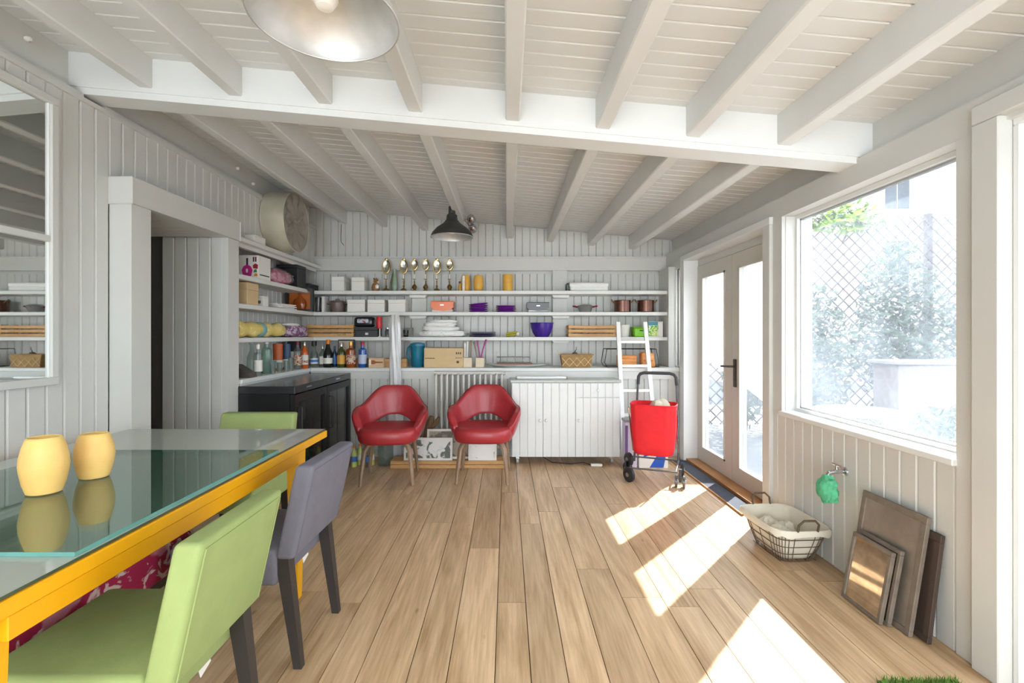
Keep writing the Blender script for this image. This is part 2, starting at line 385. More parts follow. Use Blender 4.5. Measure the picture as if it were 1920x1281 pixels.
t = thing('wall_ledge', 'deep grey-white ledge along back wall carrying jug, tray and baskets', 'ledge', (0, 4.895, LED-.09))
MB().rbox(-2.0, 1.775, 0, .47, .055, .09, .004, 1).build('ledge_board', SHELF, t); MB().box(-2.0, 1.775, .012, .05, -.025, .055).build('apron', PAINT, t)
t = thing('wall_ledge', 'grey-white side ledge crowded with liquor bottles', 'ledge', (-2.0, 3.63, LED-.09))
MB().rbox(-.295, 0, 0, 1.735, .055, .09, .004, 1).build('ledge_board', SHELF, t); MB().box(-.05, -.012, 0, 1.26, .0, .055).build('apron', PAINT, t)

# wall_right -------------------------------------------------------
mb = MB(); O = 1.96
W1 = (1.885, 3.08, .76, 2.01); FD = (3.25, 4.77); W2 = (4.86, 5.03); ND = (.70, 1.71)
for ya, yb, za, zb in ((1.71, 3.27, 0, .735), (3.08, 3.27, .735, 2.01), (1.71, 1.885, .735, 2.01), (4.77, 4.86, 0, 2.01), (4.86, 5.03, 0, .93), (4.86, 5.03, 1.93, 2.01), (5.03, YB+.1, 0, 2.01), (Y0, ND[0], 0, 2.01)):
    mb.box(XR+.021, O, ya, yb, za, zb)
mb.box(XRU, O, Y0, YB+.1, 2.01, 2.75)
wr = struct(mb.build('wall_right', PAINT))
MB().box(XR, XRU+.01, Y0, YB, 2.012, 2.14).build('header_board', PAINT, wr)
y = 1.894-PLW*1
while y < 3.17:
    plank(wr, .735, (XR, y+PLW/2, 0), R(-90)); y += PLW
MB().box(XR-.002, XR+.03, 3.085, 3.188, .735, 2.011).build('flat_trim', PAINT, wr)
MB().box(XR-.006, XR+.03, 1.80, 1.884, 0, 2.011).build('flat_trim', PAINT, wr)
MB().box(XR, XR+.03, 4.83, 4.862, 0, 2.011).build('flat_trim', PAINT, wr); MB().box(XR, XR+.03, 5.03, YB, 0, 2.011).build('flat_trim', PAINT, wr)
MB().box(XR, XR+.03, 4.862, 5.03, 0, .93).build('flat_trim', PAINT, wr); MB().box(XR, XR+.03, 4.862, 5.03, 1.93, 2.011).build('flat_trim', PAINT, wr)
MB().box(XR, XR+.03, Y0, ND[0], 0, 2.011).build('flat_trim', PAINT, wr)

def window(name, y0, y1, z0, z1, xg, fw, sill=True):
    t = bpy.data.objects.new(name, None); COL.objects.link(t); struct(t); t.location = (xg, (y0+y1)/2, z0)
    h = (y1-y0)/2; H_ = z1-z0
    MB().box(-.02, .05, -h, -h+fw, 0, H_).build('window_frame', WHITEP, t); MB().box(-.02, .05, h-fw, h, 0, H_).build('window_frame', WHITEP, t)
    MB().box(-.02, .05, -h+fw, h-fw, 0, fw).build('window_frame', WHITEP, t); MB().box(-.02, .05, -h+fw, h-fw, H_-fw, H_).build('window_frame', WHITEP, t)
    b = .01
    for (ya, yb, za, zb) in ((-h+fw, -h+fw+b, fw, H_-fw), (h-fw-b, h-fw, fw, H_-fw), (-h+fw, h-fw, fw, fw+b), (-h+fw, h-fw, H_-fw-b, H_-fw)):
        MB().box(0, .02, ya, yb, za, zb).build('glazing_bead', STEEL, t)
    MB().box(.009, .013, -h+fw, h-fw, fw, H_-fw).build('window_pane', DUSTY, t)
    if sill: MB().rbox(XR-.025-xg, -.02, -h-.005, h+.005, -.028, .002, .004, 1).build('window_sill', WHITEP, t)
    return t
window('window_1', 1.885, 3.08, .762, 2.011, 1.87, .022)
window('window_2', 4.862, 5.03, .93, 1.93, 1.85, .02, False)

# french doors -----------------------------------------------------
d1 = bpy.data.objects.new('door_1', None); COL.objects.link(d1); struct(d1); d1.location = (1.91, 4.03, 0)
def dbox(nm, x0, x1, y0, y1, z0, z1, m=PAINT, par=d1): return MB().rbox(x0-1.91, x1-1.91, y0-4.03, y1-4.03, z0, z1, .003, 1).build(nm, m, par)
dbox('door_casing', XR-.025, XR+.12, 4.735, 4.83, 0, 1.985, WHITEP); dbox('door_casing', XR-.025, XR+.12, 3.19, 3.278, 0, 1.985, PAINT); dbox('door_casing', XR-.025, XR+.12, 3.19, 4.83, 1.986, 2.035, WHITEP)
dbox('door_stop', XR+.121, 1.95, 3.27, 4.76, 1.925, 2.009); dbox('door_threshold', XR-.0, 1.95, 3.278, 4.735, -.0, .032, SILL)
for a, b, hinge in ((4.008, 4.732, 0), (3.282, 4.004, 1)):
    lf = MB()
    zt, zb = 1.92, .036; pw = .125
    lf.box(-.03, .03, a-4.03, a-4.03+pw, zb, zt).box(-.03, .03, b-4.03-pw, b-4.03, zb, zt)
    lf.box(-.03, .03, a-4.03+pw, b-4.03-pw, zb, zb+.125).box(-.03, .03, a-4.03+pw, b-4.03-pw, zt-.115, zt)
    leaf = lf.build('door_leaf', DOORP, d1)
    ya, yb = a-4.03+pw, b-4.03-pw
    for (p, q, r_, s_) in ((ya, ya+.014, zb+.125, zt-.115), (yb-.014, yb, zb+.125, zt-.115), (ya, yb, zb+.125, zb+.139), (ya, yb, zt-.129, zt-.115)):
        MB().box(-.038, -.02, p, q, r_, s_).build('glazing_bead', DOORP, leaf)
    MB().box(-.003, .003, ya, yb, zb+.125, zt-.115).build('door_pane', DUSTY, leaf)
    if hinge:
        yy = a-4.03+.66; hb = MB().rbox(-.042, -.03, yy-.022, yy+.022, .82, 1.05, .004, 1).build('handle_plate', mat('bronze', (70, 64, 58), .4, .6), leaf)
        MB().tube([(-.04, yy, .99), (-.085, yy, .99), (-.09, yy+.02, .99), (-.09, yy+.13, .985)], .009, 8).build('door_handle', MATS['bronze'], leaf)
        MB().cyl((-.044, yy, .88), (-.04, yy, .88), .008).build('key_hole', BLACKM, leaf)
MB().rbox(XR-.002-1.91+.0, -.03, -.745, .70, .033, .034, .0003, 1).build('sill_strip', SILL, d1)

# near glazed door on the right -------------------------------------
d2 = bpy.data.objects.new('door_2', None); COL.objects.link(d2); struct(d2); d2.location = (1.85, 1.2, 0)
for y0_, y1_, z0_, z1_, x0_, x1_ in ((1.70, 1.80, 0, 2.03, -.11, .05), (.60, .70, 0, 2.03, -.11, .05), (.60, 1.80, 2.031, 2.10, -.11, .0), (1.675, 1.70, 0, 1.99, -.06, .06), (.70, .725, 0, 1.99, -.06, .06), (.70, 1.70, 1.99, 2.03, -.06, .06)):
    MB().rbox(x0_, x1_, y0_-1.2, y1_-1.2, z0_, z1_, .004, 1).build('door_casing', PAINT if y0_ in (.6, 1.7) and x0_ == -.11 else WHITEP, d2)
lf = MB().box(0, .05, -.47, -.36, .02, 1.98).box(0, .05, .37, .473, .02, 1.98).box(0, .05, -.36, .37, .02, .16).box(0, .05, -.36, .37, 1.86, 1.98).build('door_leaf', WHITEP, d2)
MB().box(.022, .026, -.36, .37, .16, 1.86).build('door_pane', DUSTY, lf)

# unseen rear wall: wide opening without glass, made to let sky light in -------------------
mb = MB().box(-2.6, -2.0, Y0-.1, Y0, 0, 2.9).box(1.65, 1.96, Y0-.1, Y0, 0, 2.9).box(-2.0, 1.65, Y0-.1, Y0, 2.2, 2.9)
wn = struct(mb.build('wall_rear', PAINT))
for x in (-2.0, -.8, .4, 1.6): MB().box(x, x+.05, Y0-.07, Y0-.02, 0, 2.2).build('mullion', WHITEP, wn)
# ------------------------------------------------------------------ dining table
YEL = mat('yellow_enamel', (240, 172, 14), .38, var=.03, scale=6)
GLT = glassy('table_glass', (190, 208, 202), body=.85, bodycol=(216, 222, 212), refl=1.3, tl_=.1)
GEDGE = mat('glass_edge', (104, 158, 150), .15, var=.1)
TX0, TX1, TY0, TY1, TZ = -2.0, -.95, .64, 2.54, .745
t = thing('dining_table', 'yellow metal dining table with glass top beside the panelled left wall', 'table', ((TX0+TX1)/2, (TY0+TY1)/2, 0))
ox, oy = (TX0+TX1)/2, (TY0+TY1)/2
hx, hy = (TX1-TX0)/2, (TY1-TY0)/2
rw = .035
MB().rbox(hx-rw, hx, -hy, hy, TZ-.035, TZ, .003, 1).build('rail', YEL, t); MB().rbox(-hx, -hx+rw, -hy, hy, TZ-.035, TZ, .003, 1).build('rail', YEL, t)
MB().rbox(-hx+rw, hx-rw, hy-rw, hy, TZ-.035, TZ, .003, 1).build('rail', YEL, t); MB().rbox(-hx+rw, hx-rw, -hy, -hy+rw, TZ-.035, TZ, .003, 1).build('rail', YEL, t)
for s_ in (-1, 1):
    MB().rbox(s_*(hx-.02)-.014, s_*(hx-.02)+.014, -hy+.28, hy-.28, TZ-.085, TZ-.036, .002, 1).build('apron', YEL, t)
    for q in (-1, 1):
        yc = q*(hy-.26); x0, x1 = s_*(hx-.055)-.03, s_*(hx-.055)+.03
        MB().hexa([(x, y, z) for z, k in ((0, .6), (TZ-.036, 1)) for y in (yc-.04*k, yc+.04*k) for x in (s_*(hx-.05)-.028*k, s_*(hx-.05)+.028*k)]).build('leg', YEL, t)
g = MB().box(-hx+.012, hx-.008, -hy+.012, hy-.006, TZ+.001, TZ+.008).build('glass_top', GLT, t)
MB().box(hx-.008, hx-.0075, -hy+.012, hy-.006, TZ+.001, TZ+.008).build('glass_edge', mat('dark_edge', (70, 82, 62), .3), g)
GX1, GY0, GY1 = -.966, 1.075, 2.03
gs = thing('glass_sheet', 'thick loose clear glass sheet lying on yellow table', 'glass sheet', (-1.4, (GY0+GY1)/2, TZ+.0085))
gh = (GY1-GY0)/2; gx = GX1+1.4
MB().box(-.42, gx, -gh, gh, 0, .010).build('sheet', glassy('sheet_glass', (214, 230, 224), body=.05, bodycol=(160, 190, 180), refl=1.2), gs)
MB().box(gx+.0002, gx+.0012, -gh, gh, 0, .010).box(-.42, gx, -gh-.0012, -gh-.0002, 0, .010).box(-.42, gx, gh+.0002, gh+.0012, 0, .010).build('polished_edge', GEDGE, gs)
GZ = TZ+.0189
# wax lanterns on the table
WAX = mat('yellow_wax', (252, 204, 122), .5, var=.06, scale=12, bump=.08, bscale=30, sss=.35)
def wax_vase(px, pyb, pyt, wpx, label, lean):
    Y = (EYE-GZ)*900/(pyb-628); X = XX(px, Y); sc = 900/Y; h = (pyb-pyt)/sc*.93; r = wpx/2/sc*.8
    o = thing('wax_lantern', label, 'candle lantern', (X, Y, GZ), lean)
    pr = [(0, 0), (.62, 0), (.72, .02), (.86, .18), (.97, .4), (1, .52), (.97, .66), (.86, .84), (.74, .97), (.68, 1.0), (.62, .985), (.6, .9), (.72, .6), (.6, .12), (0, .08)]
    MB().lathe([(a*r, b*h) for a, b in pr], 24, sx=1.0, sy=.92).build('wax_shell', WAX, o)
    MB().tube([(r*.655*math.cos(k*.3927), r*.6*math.sin(k*.3927), h*.99) for k in range(16)], r*.05, 6, True).build('rim', WAX, o)
wax_vase(83, 924, 812, 93, 'larger rounded yellow wax lantern on glass table', .2)
wax_vase(177, 895, 807, 78, 'smaller rounded yellow wax lantern on glass table', .5)

# slip-covered chairs ----------------------------------------------
LEGB = mat('black_leg', (52, 48, 46), .4, var=.08)
def slip_chair(label, loc, rz, w_, m, htop=.765, group='slip-covered dining chairs'):
    o = thing('dining_chair', label, 'chair', loc, rz, group); h = w_/2
    rake = lambda p: Vector((p.x, p.y+(p.z-.40)*.22, p.z))
    MB().rbox(-h, h, .155, .225, .415, htop, .016, 3, rake).build('backrest', m, o, sharp=50)
    def sag(p): return Vector((p.x, p.y, p.z+(.012 if p.z > .42 else 0)*(1-(p.x/h)**2)))
    MB().rbox(-h, h, -.245, .165, .315, .452, .018, 3, sag).build('seat', m, o, sharp=50)
    for sx in (-1, 1):
        x = sx*(h-.035)
        MB().hexa([(x+dx*k, y0+dy*k, z) for z, k, y0 in ((0, .62, .235), (.425, 1, .178)) for dy in (-.025, .025) for dx in (-.023, .023)]).build('leg', LEGB, o)
        MB().hexa([(x+dx*k, y0+dy*k, z) for z, k, y0 in ((0, .62, -.235), (.32, 1, -.225)) for dy in (-.025, .025) for dx in (-.023, .023)]).build('leg', LEGB, o)
    # stitched seams
    MB().tube([rake(Vector((sx_, .2265, z_))) for sx_, z_ in ((-h+.02, .43), (-h+.02, htop-.02), (h-.02, htop-.02), (h-.02, .43))], .0022, 5).build('seam', m, o)
    MB().obox((-h+.14, .14, .305), (.05, .002, .045), Matrix.Rotation(.35, 3, 'Y')).build('care_tag', WHITEC, o)
    return o
GREEN = mat('green_cotton', (152, 168, 106), .85, var=.05, scale=14, bump=.12, bscale=40)
GREY = mat('slate_cotton', (112, 110, 120), .9, var=.07, scale=14, bump=.12, bscale=40)
slip_chair('light green slip-covered dining chair with black legs next to the grey chair', (-1.01, 1.315, 0), R(-90), .41, GREEN)
slip_chair('slate grey slip-covered dining chair with black legs at the yellow table', (-1.01, 1.995, 0), R(-92), .43, GREY)
slip_chair('light green dining chair at table end, its back turned to the black cooler', (-1.545, 2.735, 0), 0, .455, GREEN)
# floral bench across the table
FLO = print_mat('pink_toile', (222, 196, 190), (168, 28, 74), 13, .47, .85, (196, 120, 140), .56)
o = thing('upholstered_bench', 'pink and crimson floral upholstered bench under the yellow table', 'bench', (-1.55, 1.42, 0))
MB().rbox(-.28, .235, -.62, .62, .30, .465, .035, 3, lambda p: Vector((p.x, p.y, p.z+.012*math.sin(p.y*9)*(p.z > .4)))).build('seat_cushion', FLO, o, sharp=60)
MB().box(-.25, .20, -.59, .59, .26, .30).build('seat_frame', LEGB, o)
for sx in (-.22, .17):
    for sy in (-.55, .55): MB().cyl((sx, sy, 0), (sx, sy, .262), .015, .022).build('leg', LEGB, o)

# red armchairs ----------------------------------------------------
RED = mat('red_leather', (168, 46, 52), .38, var=.05, scale=10, bump=.04, bscale=90, coat=.1)
RPIPE = mat('red_piping', (140, 28, 34), .4)
def armchair(label, loc, rz):
    o = thing('armchair', label, 'chair', loc, rz, 'red leather armchairs')
    TH = R(122); A, B = .292, .262
    def prm(t):
        d = abs(t)*180/math.pi
        zt = .782-.165*ss(17, 68, d)-.035*ss(68, 112, d)-.10*ss(104, 122, d)
        zb = .518-.078*ss(4, 60, d)-.082*ss(58, 84, d)-.0*d
        return zt, zb
    def ctr(t, z):
        d = abs(t)*180/math.pi
        k = .78+.22*ss(.33, .62, z)
        x = A*k*math.sin(t)*1.02; y = B*k*math.cos(t)*(1.0 if abs(t) < math.pi/2 else .95)
        y += .12*(z-.5)*(1-ss(30, 90, d))
        y -= .06*ss(88, 122, d)
        return x, y+.02
    def fn(u, v):
        t = (2*u-1)*TH; zt, zb = prm(t); a = 2*math.pi*v
        hz = (zt-zb)/2; zz = (zt+zb)/2+hz*math.copysign(abs(math.sin(a))**.75, math.sin(a))
        e = (.025+.014*ss(.45, .75, abs(2*u-1)))*(1-.3*ss(.93, 1, abs(2*u-1)))*math.copysign(abs(math.cos(a))**.6, math.cos(a))*(1+.25*math.sin(a)*0)
        x, y = ctr(t, zz); l = math.hypot(x, y-.02) or 1
        return (x+e*x/l, y+e*(y-.02)/l, zz)
    mb = MB(); NU, NV = 64, 22; mb.grid(fn, NU, NV, cv=True)
    mb.f += [tuple(range(NV)), tuple(reversed(range((NU-1)*NV, NU*NV)))]; mb.mi += [0, 0]
    sh = mb.build('back_shell', RED, o, sharp=80)
    def edge(u): 
        t = (2*u-1)*TH; zt, zb = prm(t); x, y = ctr(t, zt); l = math.hypot(x, y-.02); return (x+.02*x/l, y+.02*(y-.02)/l, zt-.004)
    MB().tube([edge(k/60) for k in range(61)], .0035, 6).build('piping', RPIPE, sh)
    def sup(s_, z): return lambda th: (math.copysign(abs(math.cos(th))**.72, math.cos(th))*.258*s_, -.035+math.copysign(abs(math.sin(th))**.72, math.sin(th))*.262*s_, z)
    lv = [(0, .345), (.8, .345), (.93, .352), (.985, .375), (1.0, .41), (.99, .445), (.94, .466), (.8, .474), (.4, .47), (0, .468)]
    mb = MB(); mb.grid(lambda u, v: sup(*lv[round(v*(len(lv)-1))])(2*math.pi*u), 40, len(lv), cu=True)
    mb.build('seat', RED, o, sharp=80)
    for sx in (-1, 1):
        for sy in (-1, 1):
            y1 = -.215 if sy < 0 else .20
            path = [(sx*.05, sy*.05, .338), (sx*.12, sy*.11-.005, .338), (sx*.165, sy*.15-.01, .322), (sx*.185, sy*.168-.01, .285), (sx*.195, sy*.178-.01, .2), (sx*.207, (y1+sy*.178-.01)/2, .1), (sx*.215, y1, 0)]
            MB().tube(path, [.022, .024, .026, .025, .022, .018, .013], 8, flat=.75).build('leg', WALNUT, o)
    return o
armchair('red leather armchair standing beside the black bottle cooler', (-1.01, 4.17, 0), R(5))
armchair('red leather armchair standing in front of the radiator', (-.20, 4.215, 0), R(-2))

# black bottle cooler ----------------------------------------------
o = thing('bottle_cooler', 'black two-door glass bottle cooler under side ledge', 'fridge', (-1.87, 4.26, 0))
x0, x1, y0, y1 = -.28, .276, -.65, .65
DOORB = glassy('cooler_glass', (150, 155, 155), body=.12, bodycol=(120, 122, 122), refl=1.6)
mb = MB().box(x0, x1-.04, y0, y0+.03, .04, .80).box(x0, x1-.04, y1-.03, y1, .04, .80).box(x0, x0+.02, y0+.03, y1-.03, .04, .80).box(x0, x1-.04, y0+.03, y1-.03, .04, .10)
mb.build('cabinet', BLACKM, o)
MB().rbox(x0, x1, y0, y1, .80, .862, .006, 1).build('top', mat('cooler_top', (58, 60, 62), .22, .4, var=.05), o)
MB().box(x0+.02, x0+.025, y0+.03, y1-.03, .10, .80).build('liner', STEEL, o)
for zz in (.33, .56): MB().box(x0+.03, x1-.06, y0+.035, y1-.035, zz, zz+.008).build('rack', STEEL, o)
for a, b in ((y0+.006, -.003), (.003, y1-.006)):
    mb = MB(); w_ = .06
    mb.box(x1-.036, x1, a, a+w_, .05, .795).box(x1-.036, x1, b-w_, b, .05, .795).box(x1-.036, x1, a+w_, b-w_, .05, .05+w_).box(x1-.036, x1, a+w_, b-w_, .795-w_, .795)
    d = mb.build('door', BLACKM, o)
    MB().box(x1-.02, x1-.014, a+w_, b-w_, .05+w_, .795-w_).build('door_glass', DOORB, d)
    yy = a+.035 if a < -.1 else a+.035
    MB().tube([(x1, yy, .70), (x1+.035, yy, .70), (x1+.035, yy, .42), (x1, yy, .42)], .008, 8).build('door_handle', BLACKP, d)
MB().rbox(x1, x1+.003, -.44, -.34, .83, .842, .001, 1).build('badge', CHROME, o); MB().rbox(x1, x1+.003, .22, .32, .83, .842, .001, 1).build('badge', CHROME, o)
for sx in (x0+.05, x1-.08):
    for sy in (y0+.06, y1-.06): MB().cyl((sx, sy, 0), (sx, sy, .042), .018).build('foot', BLACKP, o)
rb = random.Random(4)
for zz, n in ((.10, 7), (.338, 6)):
    for k in range(n):
        yy = -.5+k*.16; xx = .08+rb.uniform(-.03, .03); c = rb.choice(['lime', 'clearb', 'brownb'])
        col = {'lime': (150, 190, 60), 'clearb': (210, 214, 212), 'brownb': (110, 66, 34)}[c]
        bo = thing('bottle', {'lime': 'lime green', 'clearb': 'clear', 'brownb': 'brown'}[c]+' drink bottle on the '+('lower' if zz < .2 else 'upper')+' rack behind the cooler glass', 'bottle', (-1.87+xx, 4.26+yy, zz+.0005), 0, 'bottles inside the cooler')
        MB().lathe([(0, 0), (.03, 0), (.031, .01), (.031, .1), (.012, .15), (.012, .18), (0, .18)], 12).build('body', mat('cool_'+c, col, .2), bo)
        MB().lathe([(.0315, .03), (.0315, .09)], 12).build('bottle_label', WHITEC, bo)

# white rolling cabinet --------------------------------------------
CABW = mat('cabinet_white', (226, 228, 226), .4, var=.02)
cx0, cx1 = XX(959, 4.61), XX(1163, 4.61)
o = thing('rolling_cabinet', 'white panelled storage cabinet with three doors on castors', 'cabinet', ((cx0+cx1)/2, 4.77, 0))
h = (cx1-cx0)/2; d0, d1_ = -.14, .15
MB().box(-h, h, d0, d1_, .075, .79).build('body', CABW, o)
MB().rbox(-h-.012, h+.012, d0-.03, d1_, .791, .815, .004, 1).build('worktop', mat('cabinet_top', (188, 192, 186), .35), o)
v1, v2 = XX(1018, 4.61)-(cx0+cx1)/2, XX(1079, 4.61)-(cx0+cx1)/2
def cdoor(nm, a, b, za, zb, knob):
    n = max(3, round((b-a)/.075)); w_ = (b-a)/n; d = None
    d = MB().box(a+.002, b-.002, d0-.012, d0-.0005, za, zb).build(nm, CABW, o)
    for k in range(n):
        plank(d, zb-za-.002, (a+w_*(k+.5), d0-.02, za+.001), 0, CABW, w_-.003, 'door_board', .004, .0078)
    MB().lathe([(0, 0), (.008, 0), (.007, .012), (.015, .02), (.016, .028), (.010, .035), (0, .036)], 12, (knob[0], d0-.02, knob[1]), Matrix.Rotation(R(90), 4, 'X')).build('knob', CABW, d)
cdoor('door', -h+.002, v1, .077, .786, (v1-.028, .43)); cdoor('door', v1, v2, .077, .786, (v1+.03, .43))
cdoor('door', v2, h-.002, .077, .645, (v2+.03, .43)); cdoor('drawer', v2, h-.002, .651, .786, ((v2+h)/2, .72))
for sx in (-h+.06, h-.07):
    for sy in (d0+.05, d1_-.05):
        c = MB().box(sx-.016, sx+.016, sy-.016, sy+.016, .045, .075).build('castor', CHROME, o)
        MB().cyl((sx-.011, sy, .026), (sx+.011, sy, .026), .026, n=14).build('wheel', mat('castor_grey', (176, 176, 176), .4), c)
ft = thing('white_line_tube', 'long white tube added for the white light lines on the cabinet top', 'tube', (XX(1015, 4.75), 4.72, .8155))  # white tube added to draw the white light lines along the worktop
MB().tube([(-.24, 0, .013), (.24, 0, .013)], .013, 10).build('line_tube', mat('tube_white', (248, 248, 246), .3), ft); MB().tube([(-.255, 0, .013), (-.24, 0, .013)], .0125, 10).build('end_cap', STEEL, ft); MB().tube([(.24, 0, .013), (.255, 0, .013)], .0125, 10).build('end_cap', STEEL, ft)
ps = thing('power_strip', 'white power strip on the floor below the white cabinet', 'power strip', (XX(1120, 4.55), 4.57, 0))
MB().rbox(-.06, .05, -.015, .02, .0, .022, .004, 1).build('housing', WHITEC, ps); MB().tube([(-.06, 0, .012), (-.12, .06, .02), (-.25, .05, .01), (-.42, .1, .01), (-.5, .14, .05)], .004, 6).build('cable', BLACKP, ps)

# column radiator --------------------------------------------------
RAD = mat('radiator_grey', (206, 204, 196), .4, var=.02)
rx0, rx1 = XX(819, 4.83), XX(941, 4.83)
o = thing('column_radiator', 'pale grey tubular column radiator against the panelled wall', 'radiator', ((rx0+rx1)/2, 4.82, 0))
h = (rx1-rx0)/2; n = 13
for k in range(n):
    x = -h+2*h*k/(n-1)
    mb = MB()
    for yy in (-.05, .05): mb.tube([(x, yy*.2, .13), (x, yy*.8, .145), (x, yy, .18), (x, yy, .81), (x, yy*.8, .845), (x, yy*.2, .86)], .0125, 8)
    mb.build('column', RAD, o)
MB().cyl((-h-.025, 0, .865), (h+.025, 0, .865), .02).build('header_pipe', RAD, o); MB().cyl((-h-.025, 0, .13), (h+.025, 0, .13), .02).build('header_pipe', RAD, o)
MB().cyl((h+.025, 0, .865), (h+.06, 0, .865), .014).cyl((h+.05, 0, .865), (h+.05, -.03, .865), .016).build('valve', RAD, o)
for s_ in (-1, 1): MB().box(s_*(h-.06)-.015, s_*(h-.06)+.015, -.04, .04, 0, .135).build('foot', RAD, o)

# pendant lamps ----------------------------------------------------
GALV = mat('galvanised', (206, 206, 204), .48, .65, var=.14, scale=9, bump=.08, bscale=12)
DARKE = mat('lamp_dark', (72, 72, 70), .4, .5, var=.08)
def pendant(label, X, Y, zr, r, mo):
    o = thing('pendant_lamp', label, 'lamp', (X, Y, zr), 0, 'industrial pendant lamps')
    pr = [(r, 0), (r*.995, .012), (r*.93, .04), (r*.72, .085), (r*.42, .125), (r*.27, .16), (r*.25, .20), (r*.17, .215), (r*.155, .28), (0, .285)]
    MB().lathe(pr, 40).build('shade', mo, o, sharp=40)
    s = MB().lathe([(r*.985, .001), (r*.975, .012), (r*.91, .037), (r*.70, .080), (r*.40, .12), (r*.25, .155), (0, .157)], 40).build('reflector', GALV, o)
    MB().tube([(r*math.cos(k*math.pi/24), r*math.sin(k*math.pi/24), .001) for k in range(48)], .0035, 6, True).build('rim', GALV, o)
    MB().lathe([(0, .03), (.022, .034), (.034, .055), (.03, .085), (.018, .12), (.018, .157)], 16).build('bulb', mat('opal', (248, 246, 240), .3), o)
    zt = zc(X)-zr
    MB().lathe([(.018, .285), (.022, .30), (.012, .33), (0, .335)], 14).build('neck', mo, o)
    z = .325; k = 0
    while z < zt-.02:
        a = k*R(90); MB().tube([(math.cos(a)*.009*math.cos(q), math.sin(a)*.009*math.cos(q), z+.014+.017*math.sin(q)) for q in [i*math.pi/5 for i in range(10)]], .0025, 5, True).build('chain_link', BLACKM, o)
        z += .026; k += 1
    MB().lathe([(0, zt), (.03, zt), (.028, zt-.012), (.008, zt-.03), (0, zt-.03)], 14).build('ceiling_hook', BLACKM, o)
pendant('galvanised metal pendant lamp hanging over the yellow table', -.472, 1.247, 2.067, .187, GALV)
pendant('dark enamel pendant lamp on chain hanging in front of the shelves', -.497, 4.36, 2.135, .192, DARKE)
# twin spot
o = thing('twin_spotlight', 'small chrome twin spotlight fixed to the joist beside the dark pendant', 'spotlight', (-.35, 4.75, 2.40))
MB().box(-.072, -.06, -.05, .05, -.04, .03).build('back_plate', CHROME, o)
for dx, dz, dy in ((.0, -.02, -.03), (.01, -.10, .03)):
    MB().lathe([(0, .07), (.02, .068), (.034, .05), (.045, .015), (.047, 0), (.043, .004), (.02, .03), (0, .034)], 18, (dx, dy, dz), Matrix.Rotation(R(70), 4, 'X')).build('lamp_head', CHROME, o)
    MB().cyl((-.06, 0, -.01), (dx-.01, dy+.05, dz), .007).build('arm', CHROME, o)

# mirror on left wall ----------------------------------------------
o = thing('wall_mirror', 'large grey-framed two-pane mirror on the panelled left wall', 'mirror', (XL, 1.4, 1.016))
ya, yb, H_ = -.7, .865, 1.345; f = .036
MB().rbox(.001, .03, ya, yb, 0, f, .003, 1).build('frame', PAINT, o); MB().rbox(.001, .03, ya, yb, H_-f, H_, .003, 1).build('frame', PAINT, o)
MB().rbox(.001, .03, yb-f, yb, f, H_-f, .003, 1).build('frame', PAINT, o); MB().rbox(.001, .03, ya, ya+f, f, H_-f, .003, 1).build('frame', PAINT, o)
MB().rbox(.001, .024, ya+f, yb-f, .665, .695, .003, 1).build('glazing_bar', PAINT, o)
MB().box(.004, .012, ya+f, yb-f, f, .665).build('mirror_pane', MIRROR, o); MB().box(.004, .012, ya+f, yb-f, .695, H_-f).build('mirror_pane', MIRROR, o)
MB().box(.012, .02, yb-f-.006, yb-f, f, .665).box(.012, .02, yb-f-.006, yb-f, .695, H_-f).build('bead', WHITEP, o)

# white ladder -----------------------------------------------------
LAD = mat('ladder_white', (240, 239, 235), .45)
o = thing('ladder', 'narrow white wooden ladder leaning on the shelves', 'ladder', (1.297, 4.63, 0))
def lp(s_, k): return Vector((s_*(.160-.02*k), .005+.355*k, 1.385*k))
for s_ in (-1, 1):
    MB().hexa([lp(s_, k)+Vector((dx, dy, 0)) for k in (0, 1) for dy in (-.015, .015) for dx in (-.02, .02)]).build('rail', LAD, o)
for k in (.15, .33, .50, .675, .85):
    a, b = lp(-1, k), lp(1, k); MB().box(a.x+.018, b.x-.018, a.y-.012, a.y+.012, a.z-.014, a.z+.014).build('rung', LAD, o)

# red shopping trolley ---------------------------------------------
RCL = mat('red_canvas', (228, 34, 44), .75, var=.08, scale=9, bump=.15, bscale=14)
GREYM = mat('grey_tube', (96, 98, 102), .35, .5)
o = thing('shopping_trolley', 'red canvas shopping trolley with grey frame and black wheels', 'trolley', (XX(1226, 4.15), 4.15, 0), R(-22))
def bagfn(p):
    k = (p.z-.23)/.42
    return Vector((p.x*(.86+.14*k)+.012*math.sin(p.z*40)*.4, p.y*(.8+.2*k)+.006*math.sin(p.x*35+p.z*9), p.z))
mb = MB(); n = 36
def ring(u, v):
    a = 2*math.pi*u; pw = .45
    x = math.copysign(abs(math.cos(a))**pw, math.cos(a)); y = math.copysign(abs(math.sin(a))**pw, math.sin(a))
    Ls = [(.0, .235), (.8, .228), (.93, .24), (.97, .30), (1, .45), (1.0, .655), (.965, .657), (.94, .5), (.9, .26), (0, .25)]
    s_, z = Ls[round(v*9)]; sk = .92+.08*(z-.23)/.42
    wr_ = 1+.012*math.sin(a*14)*(z > .3)
    return (x*.19*s_*sk*wr_, y*.15*s_*sk*wr_, z+(.02 if y < 0 else 0)*0)
mb.grid(ring, 64, 10, cu=True); bag = mb.build('bag', RCL, o, sharp=70)
MB().tube([(math.copysign(abs(math.cos(k*math.pi/16))**.45, math.cos(k*math.pi/16))*.19, math.copysign(abs(math.sin(k*math.pi/16))**.45, math.sin(k*math.pi/16))*.15, .655) for k in range(32)], .006, 6, True).build('hem', RCL, bag)
